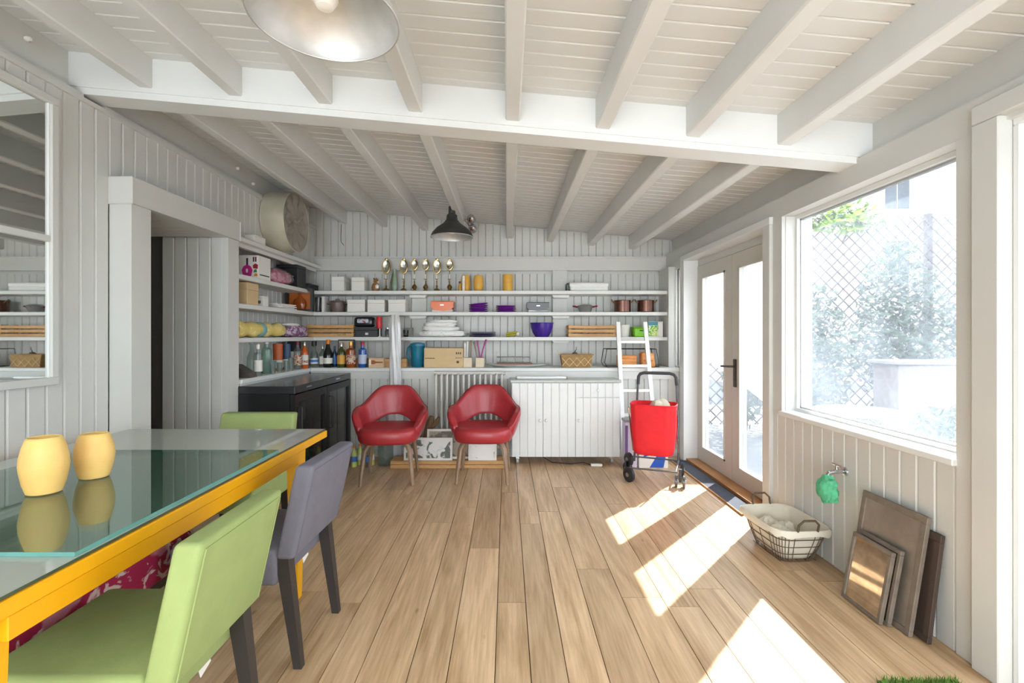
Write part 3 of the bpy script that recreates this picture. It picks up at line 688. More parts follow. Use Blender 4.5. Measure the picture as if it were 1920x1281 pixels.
MB().tube([(-.185, .17, .1), (-.165, .185, .6), (-.155, .19, .86), (-.135, .19, .895), (-.1, .19, .905), (.12, .19, .905), (.155, .19, .895), (.175, .19, .86), (.185, .185, .6), (.195, .17, .1)], .0095, 8).build('handle_frame', GREYM, o)
MB().tube([(-.155, .19, .80), (-.15, .19, .87), (-.135, .19, .895), (-.1, .19, .905), (.12, .19, .905), (.155, .19, .895), (.172, .19, .87), (.178, .19, .80)], .0145, 8).build('grip', mat('grip_foam', (70, 70, 74), .8), o)
for s_ in (-1, 1):
    MB().tube([(s_*.197, -.13, .63), (s_*.19, .0, .38), (s_*.195, .165, .2)], .007, 8).build('strut', CHROME, o)
    MB().tube([(s_*.195, .17, .14), (s_*.19, .0, .13), (s_*.185, -.15, .12)], .008, 8).build('strut', GREYM, o)
MB().tube([(-.2, -.15, .12), (.2, -.15, .12)], .007, 8).build('crossbar', GREYM, o); MB().tube([(-.2, .17, .14), (.2, .17, .14)], .007, 8).build('crossbar', GREYM, o)
def wheel(x, y, z, r, wd, m=BLACKP, an=0):
    Mw = Matrix.Rotation(R(an), 4, 'Z') @ Matrix.Rotation(R(90), 4, 'Y')
    wv = MB().lathe([(0, -wd), (r*.55, -wd), (r*.8, -wd*1.1), (r, -wd*.7), (r, wd*.7), (r*.8, wd*1.1), (r*.55, wd), (0, wd)], 22, (x, y, z), Mw).build('wheel', m, o)
    MB().lathe([(0, -wd*1.4), (r*.3, -wd*1.4), (r*.3, wd*1.4), (0, wd*1.4)], 12, (x, y, z), Mw).build('hub', STEEL, wv)
for s_ in (-1,):
    wheel(s_*.19, -.15, .062, .062, .016, BLACKP, 50); wheel(s_*.205, -.06, .17, .058, .016, BLACKP, 40); wheel(s_*.225, .03, .064, .06, .016, BLACKP, 40)
    MB().box(s_*.228-.004, s_*.228+.004, -.09, .02, .06, .16).build('bracket', BLACKP, o)
wheel(.19, -.15, .05, .05, .01, GREYM); wheel(.25, -.15, .05, .05, .01, GREYM); wheel(.225, .16, .066, .062, .014)
MB().box(.208, .232, -.165, -.135, .045, .15).build('bracket', BLACKP, o); MB().tube([(.2, -.15, .05), (.24, -.15, .05)], .006, 8).build('axle', STEEL, o)
sk = thing('canvas_sack', 'crumpled beige cloth bundle poking out of the red trolley', 'bundle', (XX(1236, 4.17), 4.17, .262))
MB().blob((0, 0, .21), (.10, .10, .22), .16, 1.6, 3, 28, .8).build('cloth', mat('sack_beige', (216, 206, 184), .8, var=.08, bump=.2, bscale=20), sk)
bx = thing('printed_box', 'white box with blue shapes standing behind the red trolley', 'box', (XX(1222, 4.5), 4.50, 0))
xw = XX(1240, 4.44)-XX(1205, 4.44)
MB().rbox(-.12, xw-.02, -.0, .07, 0, .19, .003, 1).build('carton', WHITEC, bx)
BLU = mat('blue_print', (42, 92, 190), .5)
MB().prism([(-.02, .005), (.11, .005), (.13, .1), (.10, .185), (.05, .12)], -.0015, -.0002).prism([(-.08, .1), (-.05, .185), (.02, .185), (-.02, .12)], -.0015, -.0002).build('printed_shape', BLU, bx)
bx = thing('printed_box', 'tall white and violet box wedged beside the white cabinet', 'box', (1.13, 4.495, 0))
MB().rbox(-.02, .09, 0, .12, 0, .43, .003, 1).build('carton', mat('violet_white', (222, 212, 230), .6), bx); MB().box(-.021, .005, -.0015, -.0002, .02, .40).build('printed_stripe', mat('violet', (120, 92, 150), .6), bx)
MB().rbox(-.026, .095, -.005, .125, .43, .455, .003, 1).build('lid', mat('grey_lid', (150, 152, 158), .5), bx)

# right side: mat, wire basket, tap, frames, turf --------------------
o = thing('door_mat', 'long dark slate doormat lying at the french doors', 'mat', (1.66, 4.06, 0))
MB().rbox(-.03, .107, -.74, .70, .0, .012, .003, 1).build('pile', mat('slate_mat', (66, 70, 80), .9, var=.1, scale=30, bump=.3, bscale=120), o)
MB().box(-.04, -.03, -.75, .71, .0, .014).build('edge_strip', SILL, o)
o = thing('wire_basket', 'wire laundry basket with cream cloth liner against right wall', 'basket', (1.60, 2.78, 0), R(3))
WIRE = mat('rust_wire', (120, 106, 92), .5, .6)
def rr(k, hx_, hy_, z):     # rounded rectangle point
    a = 2*math.pi*k; pw = .4
    return Vector((math.copysign(abs(math.cos(a))**pw, math.cos(a))*hx_, math.copysign(abs(math.sin(a))**pw, math.sin(a))*hy_, z))
bh = [(.0, .10, .14), (.045, .115, .155), (.09, .13, .172), (.135, .142, .188), (.18, .152, .20)]
for z, a, b in bh: MB().tube([rr(k/40, a, b, z+.004) for k in range(40)], .0025, 5, True).build('hoop', WIRE, o)
for k in range(34): MB().tube([rr(k/34, a, b, z+.004) for z, a, b in bh], .002, 5).build('wire', WIRE, o)
for k in range(5): MB().tube([(-.1+.05*k, -.135, .004), (-.1+.05*k, .135, .004)], .002, 5).build('wire', WIRE, o)
LIN = mat('cream_linen', (226, 218, 200), .9, var=.05, bump=.15, bscale=30)
def liner(u, v):
    Ls = [(.0, .0, .012), (.085, .125, .012), (.097, .137, .03), (.125, .168, .09), (.146, .194, .182), (.162, .212, .198), (.172, .222, .185), (.170, .222, .165)]
    a, b, z = Ls[round(v*7)]; p = rr(u, a, b, z)
    if v > .8: p.z += .006*math.sin(u*60)
    return p
MB().grid(liner, 60, 8, cu=True).build('liner', LIN, o, sharp=60)
for s_ in (-1, 1):
    MB().tube([(-.055, s_*.212, .195), (-.055, s_*.222, .235), (-.03, s_*.228, .26), (.03, s_*.228, .26), (.055, s_*.222, .235), (.055, s_*.212, .195)], .006, 7).build('handle', mat('brown_cord', (96, 78, 60), .7), o)
o = thing('cloth_bundle', 'crumpled cream cloths lying in the wire basket', 'cloth', (1.59, 2.80, .0135))
for k, (a, b) in enumerate(((-.03, .07), (.03, -.01), (-.035, -.07))): MB().blob((a, b, .075), (.06, .055, .075), .25, 2.2, k+5, 22, .8).build('cloth', LIN, o)

o = thing('wall_tap', 'chrome garden tap fixed to the panelling below the large window', 'tap', (XR, 2.51, .535))
MB().lathe([(0, 0), (.024, 0), (.022, .008), (.01, .012)], 14, (0, 0, 0), Matrix.Rotation(R(-90), 4, 'Y')).build('flange', CHROME, o)
MB().tube([(0, 0, 0), (-.05, 0, 0), (-.085, 0, -.006), (-.10, 0, -.03)], [.01, .012, .011, .009], 10).build('spout', CHROME, o)
MB().cyl((-.045, 0, 0), (-.045, 0, .032), .007).build('stem', CHROME, o); MB().tube([(-.045, -.03, .034), (-.045, .03, .034)], .006, 8).build('tap_handle', CHROME, o)
o = thing('green_cloth', 'bunched green cleaning cloth hanging from the chrome tap', 'cloth', (XR-.098, 2.50, .37))
MB().blob((0, 0, .075), (.04, .055, .068), .3, 2.4, 2, 28, .9, False).build('cloth', mat('mint_cloth', (92, 186, 140), .85, var=.12, scale=20, bump=.3, bscale=40), o)
# leaning frames
OLDW = mat('weathered_frame', (128, 116, 104), .6, .2, var=.18, scale=18)
GREYG = mat('tarnished_mirror', (158, 148, 134), .14, .75, var=.22, scale=14)
def lean_frame(nm, label, ys, ye, xb, xt, ztop, fw, m, mg, grp=None):
    o = thing(nm, label, 'frame', (xb, (ys+ye)/2, 0), 0, grp)
    dv = Vector((xt-xb, 0, ztop)); L_ = dv.length; ang = math.atan2(xt-xb, ztop); w_ = (ye-ys)/2
    Mx = Matrix.Rotation(ang, 4, 'Y')
    def fb(a, b, c, d, e, f, n_, mm):
        mb = MB(); mb.rbox(a, b, c, d, e, f, .002, 1, lambda p: Mx @ p); return mb.build(n_, mm, o)
    T = .018
    fb(-T/2, T/2, -w_, w_, .004, fw, 'frame_rail', m); fb(-T/2, T/2, -w_, w_, L_-fw, L_, 'frame_rail', m)
    fb(-T/2, T/2, -w_, -w_+fw, fw, L_-fw, 'frame_stile', m); fb(-T/2, T/2, w_-fw, w_, fw, L_-fw, 'frame_stile', m)
    fb(-.003, .004, -w_+fw-.003, w_-fw+.003, fw-.003, L_-fw+.003, 'frame_panel', mg)
lean_frame('dark_board', 'dark brown board leaning on the wall behind the large frame', 1.93, 2.20, 1.70, 1.757, .44, .03, mat('dark_board', (72, 58, 50), .7), MATS['dark_board'])
lean_frame('picture_frame', 'large tarnished metal-edged frame leaning on the right wall', 1.975, 2.335, 1.662, 1.742, .495, .028, OLDW, mat('tarnished_tray', (168, 158, 146), .3, .6, var=.15, scale=10))
lean_frame('picture_frame', 'small frame sandwiched behind the small mirror', 2.045, 2.29, 1.630, 1.690, .325, .018, OLDW, GREYG)
lean_frame('mirror_frame', 'small tarnished mirror leaning in front of the large frame', 2.06, 2.295, 1.605, 1.665, .312, .018, OLDW, mat('spotted_mirror', (214, 208, 196), .06, 1., var=.16, scale=22))
# turf mat
o = thing('turf_mat', 'green artificial turf mat in front of the near glazed door', 'mat', (1.47, 1.425, 0))
MB().box(-.14, .14, -.45, .30, 0, .008).build('backing', mat('turf_back', (70, 96, 40), .9), o)
mb = MB(); rt = random.Random(3)
for k in range(5200):
    x, y = rt.uniform(-.14, .14), rt.uniform(-.05, .30); a = rt.uniform(0, 6.28); l = rt.uniform(.014, .026); dx, dy = math.cos(a)*.0022, math.sin(a)*.0022
    tx, ty = x+rt.uniform(-.01, .01), y+rt.uniform(-.01, .01)
    mb.add([(x-dx, y-dy, .008), (x+dx, y+dy, .008), (tx, ty, .008+l)], [(0, 1, 2)])
b = mb.build('turf_pile', mat('turf_green', (112, 146, 62), .8, var=.2, scale=40), o); b['kind'] = 'stuff'
# ------------------------------------------------------------------ things on the shelves
def on(px, Y, zb): return (XX(px, Y), Y, zb+.0004)
def col(name, rgb, rough=.4, metal=0., **k): return mat(name, rgb, rough, metal, **k)
def card_box(name, label, x0, x1, yt, Yf, dep, zb, m, group=None, cat='box', lid=.3, lm=None):
    X0, X1 = XX(x0, Yf), XX(x1, Yf); h = ZZ(yt, Yf)-zb; hw = (X1-X0)/2
    o = thing(name, label, cat, ((X0+X1)/2, Yf, zb+.0004), 0, group)
    MB().rbox(-hw, hw, 0, dep, 0, h*(1-lid) if lid else h, .002, 1).build('box_body', m, o)
    if lid: MB().rbox(-hw-.001, hw+.001, -.001, dep+.001, h*(1-lid)+.0006, h, .002, 1).build('lid', lm or m, o)
    return o, hw, h
Y1 = 5.13
# --- upper back shelf
z = SH[1]
card_box('storage_box', 'white box on upper shelf next to the black cases, near the corner', 622, 645, 519, Y1, .2, z, WHITEC, 'white lidded boxes')
card_box('storage_box', 'white box on upper shelf standing beside the brown figurine', 659, 683, 520, Y1, .17, z, WHITEC, 'white lidded boxes')
o = thing('figurine', 'small brown and white animal figurine on upper shelf', 'figurine', on(704, 5.17, z))
MB().lathe([(0, 0), (.032, 0), (.04, .015), (.042, .04), (.034, .075), (.022, .09), (0, .092)], 16, sx=1, sy=.8).build('body', col('fig_brown', (148, 104, 58), .5, var=.2, scale=40), o)
MB().lathe([(0, -.03), (.02, -.022), (.03, 0), (.022, .02), (0, .028)], 16, (.008, -.006, .108)).build('head', MATS['fig_brown'], o)
MB().lathe([(0, -.015), (.014, -.01), (.017, 0), (0, .015)], 12, (.034, -.012, .1)).build('muzzle', WHITEC, o)
MB().lathe([(0, -.03), (.018, -.02), (.02, .01), (0, .03)], 12, (.024, -.022, .05)).build('belly', WHITEC, o)
for s_ in (-1, 1): MB().lathe([(0, 0), (.008, .004), (.006, .014), (0, .018)], 8, (-.004+s_*.014, 0, .128)).build('ear', MATS['fig_brown'], o)
ANT = mat('antique_mirror', (200, 198, 186), .12, .9, var=.25, scale=40)
def candle_lamp(px, tall, label):
    o = thing('candle_lamp', label, 'candlestick', on(px, 5.19, z), 0, 'brass candle lamps with mirror reflectors')
    MB().lathe([(0, 0), (.042, 0), (.043, .006), (.034, .016), (.022, .028), (.010, .034), (.008, .05), (.016, .058), (.007, .066), (.006, .10), (.012, .106), (0, .108)] if tall else
               [(0, 0), (.034, 0), (.035, .006), (.022, .014), (.012, .02), (.024, .032), (.028, .048), (.02, .066), (.008, .076), (.006, .1), (.01, .106), (0, .108)], 18).build('base', BRASS, o)
    MB().cyl((0, 0, .108), (0, 0, .215 if tall else .235), .005, n=8).build('stem', BRASS, o)
    MB().cyl((0, -.012, .13), (0, -.012, .135), .018, n=12).build('drip_pan', BRASS, o); MB().cyl((0, -.012, .135), (0, -.012, .185), .007, n=10).build('candle', WHITEC, o)
    M_ = Matrix.Rotation(R(90), 4, 'X'); zz = .265 if tall else .285; a, b = (.040, .07) if tall else (.034, .048)
    fr = MB().lathe([(0, -.002), (1, -.002), (1.16, .004), (1.2, .010), (1.08, .014), (.98, .008)], 24, (0, 0, 0)).v
    def oval(k, a, b, yy): return [(math.cos(2*math.pi*i/28)*a*k, yy, zz+math.sin(2*math.pi*i/28)*b*k*(1 if tall else 1+.12*abs(math.cos(4*math.pi*i/28)))) for i in range(28)]
    MB().tube(oval(1, a, b, -.004), .0075, 6, True).build('reflector_frame', BRASS, o)
    mb = MB(); P = oval(.98, a, b, -.004)+[(0, .006, zz)]+oval(.98, a, b, .009)
    mb.add(P, [(i, (i+1) % 28, 28) for i in range(28)]+[tuple(range(29, 57))]+[(i, (i+1) % 28, 29+(i+1) % 28, 29+i) for i in range(28)]); mb.build('reflector', ANT, o)
    MB().blob((0, -.004, zz+b+.006), (.014, .006, .014), .3, 3, 1, 12).build('finial', BRASS, o)
candle_lamp(724, True, 'tall brass candle lamp with oval mirror beside the brown figurine')
candle_lamp(757, True, 'tall brass candle lamp with oval mirror between green vase and small lamps')
candle_lamp(777, False, 'short brass candle lamp with round mirror, beside the tall lamp near the green vase')
candle_lamp(798, False, 'short brass candle lamp with round mirror, second from the green vase')
candle_lamp(819, True, 'tall brass candle lamp with oval mirror between two short lamps')
candle_lamp(843, False, 'short brass candle lamp with round mirror beside the yellow candle jars')
o = thing('slender_vase', 'slender olive and celadon green vase among the candle lamps', 'vase', on(740, 5.23, z))
MB().lathe([(0, 0), (.022, 0), (.028, .02), (.03, .08), (.022, .16), (.016, .21), (.02, .245), (.016, .245), (0, .2)], 16).build('vase_body', col('celadon', (150, 172, 150), .25, var=.2), o)
MB().tube([(-.03, -.005, .004), (-.034, -.005, .1), (-.02, -.004, .18), (-.004, -.004, .236)], [.012, .013, .01, .006], 8).build('olive_stem', col('olive_glaze', (84, 92, 52), .3), o)
YW = mat('amber_wax', (232, 180, 78), .45, var=.08, scale=14, sss=.2)
def candle_jar(px, wpx, pyt, label, straight=False, dy=0.):
    o = thing('candle_jar', label, 'candle', on(px, 5.2+dy, z), 0, 'amber candle jars'); r = wpx/2/900*5.2; h = ZZ(pyt, 5.2)-z
    pr = [(.9, 0), (1, .03), (1, .95), (.94, 1), (.86, .97), (.8, .9), (0, .88)] if straight else [(.7, 0), (.85, .06), (1, .45), (.97, .7), (.8, .95), (.7, 1), (.6, .96), (0, .85)]
    MB().lathe([(0, 0)]+[(a*r, b*h) for a, b in pr], 20).build('wax_jar', YW, o); MB().tube([(r*.74*math.cos(k*.3927), r*.74*math.sin(k*.3927), h*.985) for k in range(16)], r*.06, 6, True).build('rim', YW, o)
candle_jar(873, 19, 516, 'amber candle jar behind the white rolled tube', dy=.04)
candle_jar(897, 19, 517, 'egg-shaped amber candle jar beside the white tube')
candle_jar(952, 19, 515, 'straight-sided amber candle jar standing alone on upper shelf', True)
o = thing('paper_roll', 'white rolled tube standing before an amber candle jar', 'roll', on(869, 5.135, z)); MB().cyl((0, 0, 0), (0, 0, .16), .015, n=14).build('roll', WHITEC, o); MB().cyl((0, 0, .1601), (0, 0, .163), .011, n=14).build('end_cap', WHITEC, o)
o = thing('small_bottle', 'tiny amber bottle with dark cap beside white paper tube', 'bottle', on(862, 5.12, z)); MB().lathe([(0, 0), (.014, 0), (.015, .05), (.008, .07), (.008, .08)], 12).build('bottle_body', col('amber_sm', (196, 150, 60), .2), o); MB().cyl((0, 0, .08), (0, 0, .10), .011, n=10).build('cap', BLACKP, o)
o = thing('folded_linen', 'white folded linen in clear cover on upper shelf', 'linen', on(1105, 5.14, z))
LINW = mat('white_linen', (242, 241, 238), .8, var=.03, bump=.12, bscale=18)
for k, (zz, w_) in enumerate(((.0, .205), (.046, .212))): MB().rbox(-w_, w_, 0, .2, zz, zz+.05, .018, 3, lambda p: Vector((p.x, p.y+.01*math.sin(p.x*14), p.z+.006*math.sin(p.x*17+k*2)+.004*math.sin(p.y*31)))).build('fold', LINW, o, sharp=60)
MB().rbox(-.235, -.213, .03, .19, 0, .09, .006, 2).build('cover_end', print_mat('teal_pattern', (120, 140, 134), (60, 78, 74), 30, .5), o)
# --- middle back shelf
z = SH[2]
o = thing('glass_vase', 'clear glass vase on middle shelf beside the framed orange box', 'vase', on(597, 5.2, z)); MB().lathe([(0, 0), (.03, 0), (.034, .01), (.03, .06), (.036, .16), (.033, .16), (.027, .06), (.029, .014), (0, .012)], 18).build('vase_body', glassy('vase_glass', (225, 228, 228), .28, (200, 202, 204)), o); MB().tube([(.0345*math.cos(k*.3927), .0345*math.sin(k*.3927), .16) for k in range(16)], .002, 5, True).build('rim', CLEAR, o)
card_box('picture_frame', 'thin white frame standing on edge beside the brown casserole', 603, 608, 556, 5.14, .12, z, WHITEC, None, 'frame', .1)
def casserole(px, wpx, pyt, label, m, lid, Y=5.2, grp=None, handles='ears'):
    r = wpx/2/900*Y*.8; h = ZZ(pyt, Y)-z; hb = h*(.72 if lid else .9)
    o = thing('cooking_pot', label, 'pot', on(px, Y, z), 0, grp)
    MB().lathe([(0, 0), (r*.93, 0), (r, .008), (r, hb), (r*1.05, hb+.004), (r*.97, hb+.005), (r*.95, .012), (0, .01)], 24).build('pot_body', m, o)
    if lid:
        MB().lathe([(r*1.04, hb+.006), (r*1.02, hb+.014), (r*.6, hb+.024), (0, hb+.028)], 24).build('lid', m, o); MB().tube([(-.02, 0, hb+.026), (-.02, 0, hb+.04), (.02, 0, hb+.04), (.02, 0, hb+.026)], .004, 6).build('lid_handle', m, o)
    for s_ in (-1, 1):
        k = .02 if not lid else 0
        MB().tube([(s_*r*.98, -.025, hb*.82), (s_*(r+.025), -.02, hb*.84+k), (s_*(r+.032), 0, hb*.86+k*1.6), (s_*(r+.025), .02, hb*.84+k), (s_*r*.98, .025, hb*.82)], .0045, 6).build('handle', BRASS if not lid else m, o)
casserole(633, 34, 561, 'brown lidded casserole on middle shelf next to white boxes', col('brown_enamel', (112, 94, 88), .35), True)
COP = mat('copper_pot', (112, 78, 68), .3, .75, var=.12)
casserole(1167, 38, 562, 'dark copper pot with brass ear handles next to the steel pan', COP, False, grp='copper pots'); casserole(1211, 38, 562, 'dark copper pot with brass ear handles beside the window post', COP, False, grp='copper pots')
card_box('storage_box', 'white box on middle shelf beside the brown casserole', 651, 684, 562, Y1, .18, z, WHITEC, 'white lidded boxes')
card_box('storage_box', 'white box between two white boxes on middle shelf', 689, 721, 562, Y1, .18, z, WHITEC, 'white lidded boxes')
card_box('storage_box', 'white box on middle shelf above the plastic-wrapped pole', 728, 760, 562, Y1, .18, z, WHITEC, 'white lidded boxes')
def grill(px, wpx, pyt, label, mtop, mbase):
    o = thing('contact_grill', label, 'appliance', on(px, 5.15, z)); hw = wpx/2/900*5.15; h = ZZ(pyt, 5.15)-z
    MB().rbox(-hw*.93, hw*.93, 0, .18, 0, h*.3, .012, 2).build('base', mbase, o)
    MB().prism([(-hw, h), (hw, h), (hw*.99, h*.45), (hw*.72, h*.2), (0, h*.12), (-hw*.72, h*.2), (-hw*.99, h*.45)], -.012, .17).build('lid', mtop, o); MB().rbox(-hw, hw, -.008, .165, h*1.001, h*1.06, .003, 1).build('top_plate', mtop, o)
    MB().rbox(-.02, .02, -.018, -.012, h*.62, h*.74, .002, 1).build('badge', CHROME, o)
grill(829, 42, 566, 'orange appliance with curved front and white base on middle shelf', col('orange_gloss', (238, 112, 36), .25), WHITEC)
grill(1009, 42, 568, 'dark grey appliance with curved silver base on middle shelf', col('grey_gloss', (92, 94, 96), .3), STEEL)
PUR = mat('purple_glaze', (132, 54, 168), .25, var=.06)
def plate_stack(px, wpx, n, Y, zb, label, m, grp, tilt=0., t_=.017, m2=None, well=True):
    r = wpx/2/900*Y
    for k in range(n):
        o = thing('plate', label[k] if isinstance(label, list) else label, 'plate', (XX(px, Y)+.002*(k % 2), Y, zb+.0005+k*t_), 0, grp)
        if tilt: o.rotation_euler = (0, -tilt*k/n, 0); o.location.z += tilt*r*.9*k/n
        MB().lathe([(0, 0), (r*.6, 0), (r*.95, t_*.6), (r, t_*.85), (r*.97, t_*.95), (r*.6, t_*.35), (0, t_*.3)], 26).build('dish', m if not (m2 and k == n-1) else m2, o)
        MB().tube([(r*math.cos(i*.2618), r*math.sin(i*.2618), t_*.86) for i in range(24)], .0016, 5, True).build('rim', m, o)
NTH = ['bottom', 'second', 'third', 'fourth', 'topmost']
plate_stack(897, 36, 5, 5.22, z, [f'purple plate, {n} of the slanting stack beside the orange appliance' for n in NTH], PUR, 'purple plates', .13)
plate_stack(948, 37, 4, 5.22, z, [f'purple plate, {n} of the level stack beside the grey appliance' for n in ('bottom', 'second', 'third', 'topmost')], PUR, 'purple plates', 0, .018)
o = thing('steel_pan', 'shiny steel pan with dark red handles on middle shelf', 'pan', on(1097, 5.21, z))
MB().lathe([(0, 0), (.055, 0), (.068, .02), (.082, .06), (.09, .068), (.086, .07), (.066, .024), (0, .012)], 24).build('pan_body', CHROME, o); MB().lathe([(.085, .071), (.06, .084), (0, .09)], 20).build('lid', CHROME, o)
for s_ in (-1, 1): MB().tube([(s_*.082, 0, .055), (s_*.105, 0, .064), (s_*.135, 0, .068)], [.007, .01, .008], 8).build('handle', col('dark_red', (128, 26, 34), .4), o)
# --- lower back shelf
z = SH[3]
def crate(x0, x1, pyt, label, Yf=5.11, dep=.2, marks=False):
    X0, X1 = XX(x0, Yf), XX(x1, Yf); hw = (X1-X0)/2; h = ZZ(pyt, Yf)-z
    o = thing('wooden_crate', label, 'crate', ((X0+X1)/2, Yf, z+.0004), 0, 'slatted wooden crates'); sh = h/3
    for k in range(3):
        f = MB().box(-hw, hw, 0, .009, k*sh+.004, (k+1)*sh-.009).build('slat', PINE, o); MB().box(-hw, hw, dep-.009, dep, k*sh+.004, (k+1)*sh-.009).build('slat', PINE, o)
        for s_ in (-1, 1): MB().box(s_*hw-s_*.009, s_*hw, .0095, dep-.0095, k*sh+.004, (k+1)*sh-.009).build('slat', PINE, o)
        if marks and k == 0: MB().box(.08, .115, -.001, -.0002, k*sh+.02, k*sh+.026).box(.13, .17, -.001, -.0002, k*sh+.02, k*sh+.026).build('stamped_mark', col('burnt_mark', (110, 76, 44), .8), f)
    for sx in (-1, 1):
        for yy in (.018, dep-.018): MB().box(sx*(hw-.018)-.008, sx*(hw-.018)+.008, yy-.008, yy+.008, .0, h).build('corner_block', PINE, o)
    MB().box(-hw+.01, hw-.01, .01, dep-.01, 0, .006).build('bottom_board', PINE, o)
crate(574, 663, 608, 'wooden slat crate on lower shelf in the corner next to the black gift boxes', 5.115, .2, True)
crate(1066, 1155, 609, 'wooden slat crate on lower shelf beside the white ladder')
o, hw, h = card_box('gift_box', 'black presentation box with white badge under the shiny tin', 666, 708, 613, 5.11, .17, z, BLACKP, None, 'box', .35)
MB().box(-.012, .02, -.002, -.0012, h*.2, h*.42).build('badge', WHITEC, o)
zt = z+h
o = thing('shiny_tin', 'glossy black tin with silver and red print on the black box', 'tin', on(684, 5.15, zt)); MB().rbox(-.112, .1, -.03, .09, .001, .105, .03, 4).build('tin_body', col('gloss_black', (34, 38, 40), .12), o)
MB().rbox(-.07, .05, -.033, -.0285, .04, .085, .01, 2).build('printed_panel', print_mat('silver_print', (188, 196, 206), (150, 30, 44), 22, .56, .25), o)
o = thing('red_canister', 'narrow red canister with white stripe before the black gift box', 'canister', on(711, 5.10, z+.0)); MB().lathe([(0, .09), (.028, .09), (.03, .1), (.03, .2), (.026, .215), (0, .215)], 16).build('canister_body', col('red_can', (206, 40, 40), .35), o); MB().cyl((.006, 0, 0), (.006, 0, .09), .006, n=8).build('stem', WHITEC, o); MB().lathe([(0, 0), (.02, 0), (.018, .006), (0, .008)], 14, (.006, 0, 0)).build('foot', WHITEC, o)
o = thing('glass_jar', 'grey glass jar beside black gift box on lower shelf', 'jar', on(727, 5.2, z)); MB().lathe([(0, 0), (.03, 0), (.032, .06), (.024, .075), (.024, .085), (0, .085)], 16).build('jar_body', glassy('smoke_jar', (190, 194, 194), .35, (150, 156, 156)), o); MB().lathe([(.026, .0855), (.026, .1), (0, .102)], 16).build('lid', STEEL, o)
o = thing('wire_rack', 'small chrome wire rack holding a glass beside wall post', 'rack', on(761, 5.16, z))
for yy in (0, .09):
    MB().tube([(-.06, yy, .004), (-.06, yy, .095), (.06, yy, .095), (.06, yy, .004)], .004, 6).build('rack_hoop', STEEL, o); MB().tube([(-.06, yy, .03), (.06, yy, .03)], .003, 6).build('rack_bar', STEEL, o)
for sx in (-.06, .06): MB().tube([(sx, 0, .095), (sx, .09, .095)], .003, 6).tube([(sx, 0, .03), (sx, .09, .03)], .003, 6).build('rack_bar', STEEL, o)
o2 = thing('tumbler', 'grey drinking glass standing in chrome wire rack', 'glass', on(761, 5.205, z)); MB().lathe([(0, 0), (.026, 0), (.032, .075), (.029, .075), (.024, .006), (0, .005)], 16).build('glass_wall', MATS['smoke_jar'], o2); MB().tube([(.0305*math.cos(k*.3927), .0305*math.sin(k*.3927), .075) for k in range(16)], .0016, 5, True).build('rim', MATS['smoke_jar'], o2)
o = thing('linen_pile', 'heap of white embroidered pillow linens on lower shelf', 'linen', on(831, 5.2, z))
LEM = print_mat('embroidered', (243, 243, 242), (176, 178, 186), 26, .66, .85)
for k, (dx, zz, a, c) in enumerate(((0, .035, .25, .035), (-.02, .09, .2, .03), (-.03, .135, .175, .026), (.01, .168, .15, .02))): MB().blob((dx, -.015, zz), (a, .115, c), .14, 2.6, k+2, 40, .65).build('pillow_case', LEM if k == 0 else LINW, o, sharp=80)
BPL = mat('indigo_rim', (70, 58, 110), .3)
plate_stack(905, 50, 3, 5.21, z, ['large indigo plate, bottom of the stack beside the linens', 'large indigo plate, middle of the stack beside the linens', 'large indigo-rimmed pale plate on top of the stack beside the linens'], BPL, 'large indigo plates', 0, .018, col('pale_plate', (206, 206, 208), .3))
o = thing('cutlery_bundle', 'yellow-green bundle of tied handles lying on lower shelf', 'bundle', on(962, 5.17, z), R(-20))
OLI = mat('yellow_green', (186, 178, 54), .4)
for k in range(6): MB().tube([(-.07, -.02+.014*(k % 3), .012+.022*(k//3)+.0), (.045, -.012+.012*(k % 3), .03+.024*(k//3))], [.011, .008], 8).build('handle', OLI, o)
MB().cyl((.046, 0, .032), (.075, 0, .03), .02, n=12).build('cap', WHITEC, o)
o = thing('mixing_bowl', 'deep purple mixing bowl on lower shelf beside wall post', 'bowl', on(1016, 5.2, z))
r = .125; MB().lathe([(0, 0), (r*.55, 0), (r*.6, .008), (r*.82, .05), (r*.95, .1), (r, .148), (r*1.04, .152), (r*.97, .15), (r*.9, .1), (r*.55, .015), (0, .012)], 32).build('bowl', col('violet_bowl', (66, 38, 142), .22), o); MB().tube([(r*1.02*math.cos(k*.2618), r*1.02*math.sin(k*.2618), .15) for k in range(24)], .004, 6, True).build('rim', MATS['violet_bowl'], o)
o = thing('white_beaker', 'white plastic beaker behind the ladder on lower shelf', 'beaker', on(1170, 5.22, z)); MB().lathe([(0, 0), (.052, 0), (.064, .125), (.068, .128), (.06, .126), (.048, .008), (0, .006)], 22).build('beaker', WHITEC, o); MB().tube([(.066*math.cos(k*.3142), .066*math.sin(k*.3142), .128) for k in range(20)], .003, 6, True).build('rim', WHITEC, o)
o = thing('lime_tub', 'lime green plastic tub with slot handle behind the ladder', 'tub', on(1201, 5.115, z)); MB().rbox(-.07, .085, 0, .14, 0, .098, .014, 3, lambda p: Vector((p.x*(.9+p.z), p.y, p.z))).build('tub', col('lime', (122, 190, 34), .35), o); MB().rbox(-.01, .03, -.003, .001, .062, .074, .001, 1).build('handle_slot', col('dark_green', (36, 64, 20), .6), o); MB().rbox(-.082, .097, -.006, .146, .0985, .107, .003, 1).build('rim', MATS['lime'], o)
o, hw, h = card_box('food_packet', 'blue, green and white printed packet beside window post', 1216, 1243, 603, 5.13, .07, z, WHITEC, None, 'packet', .08)
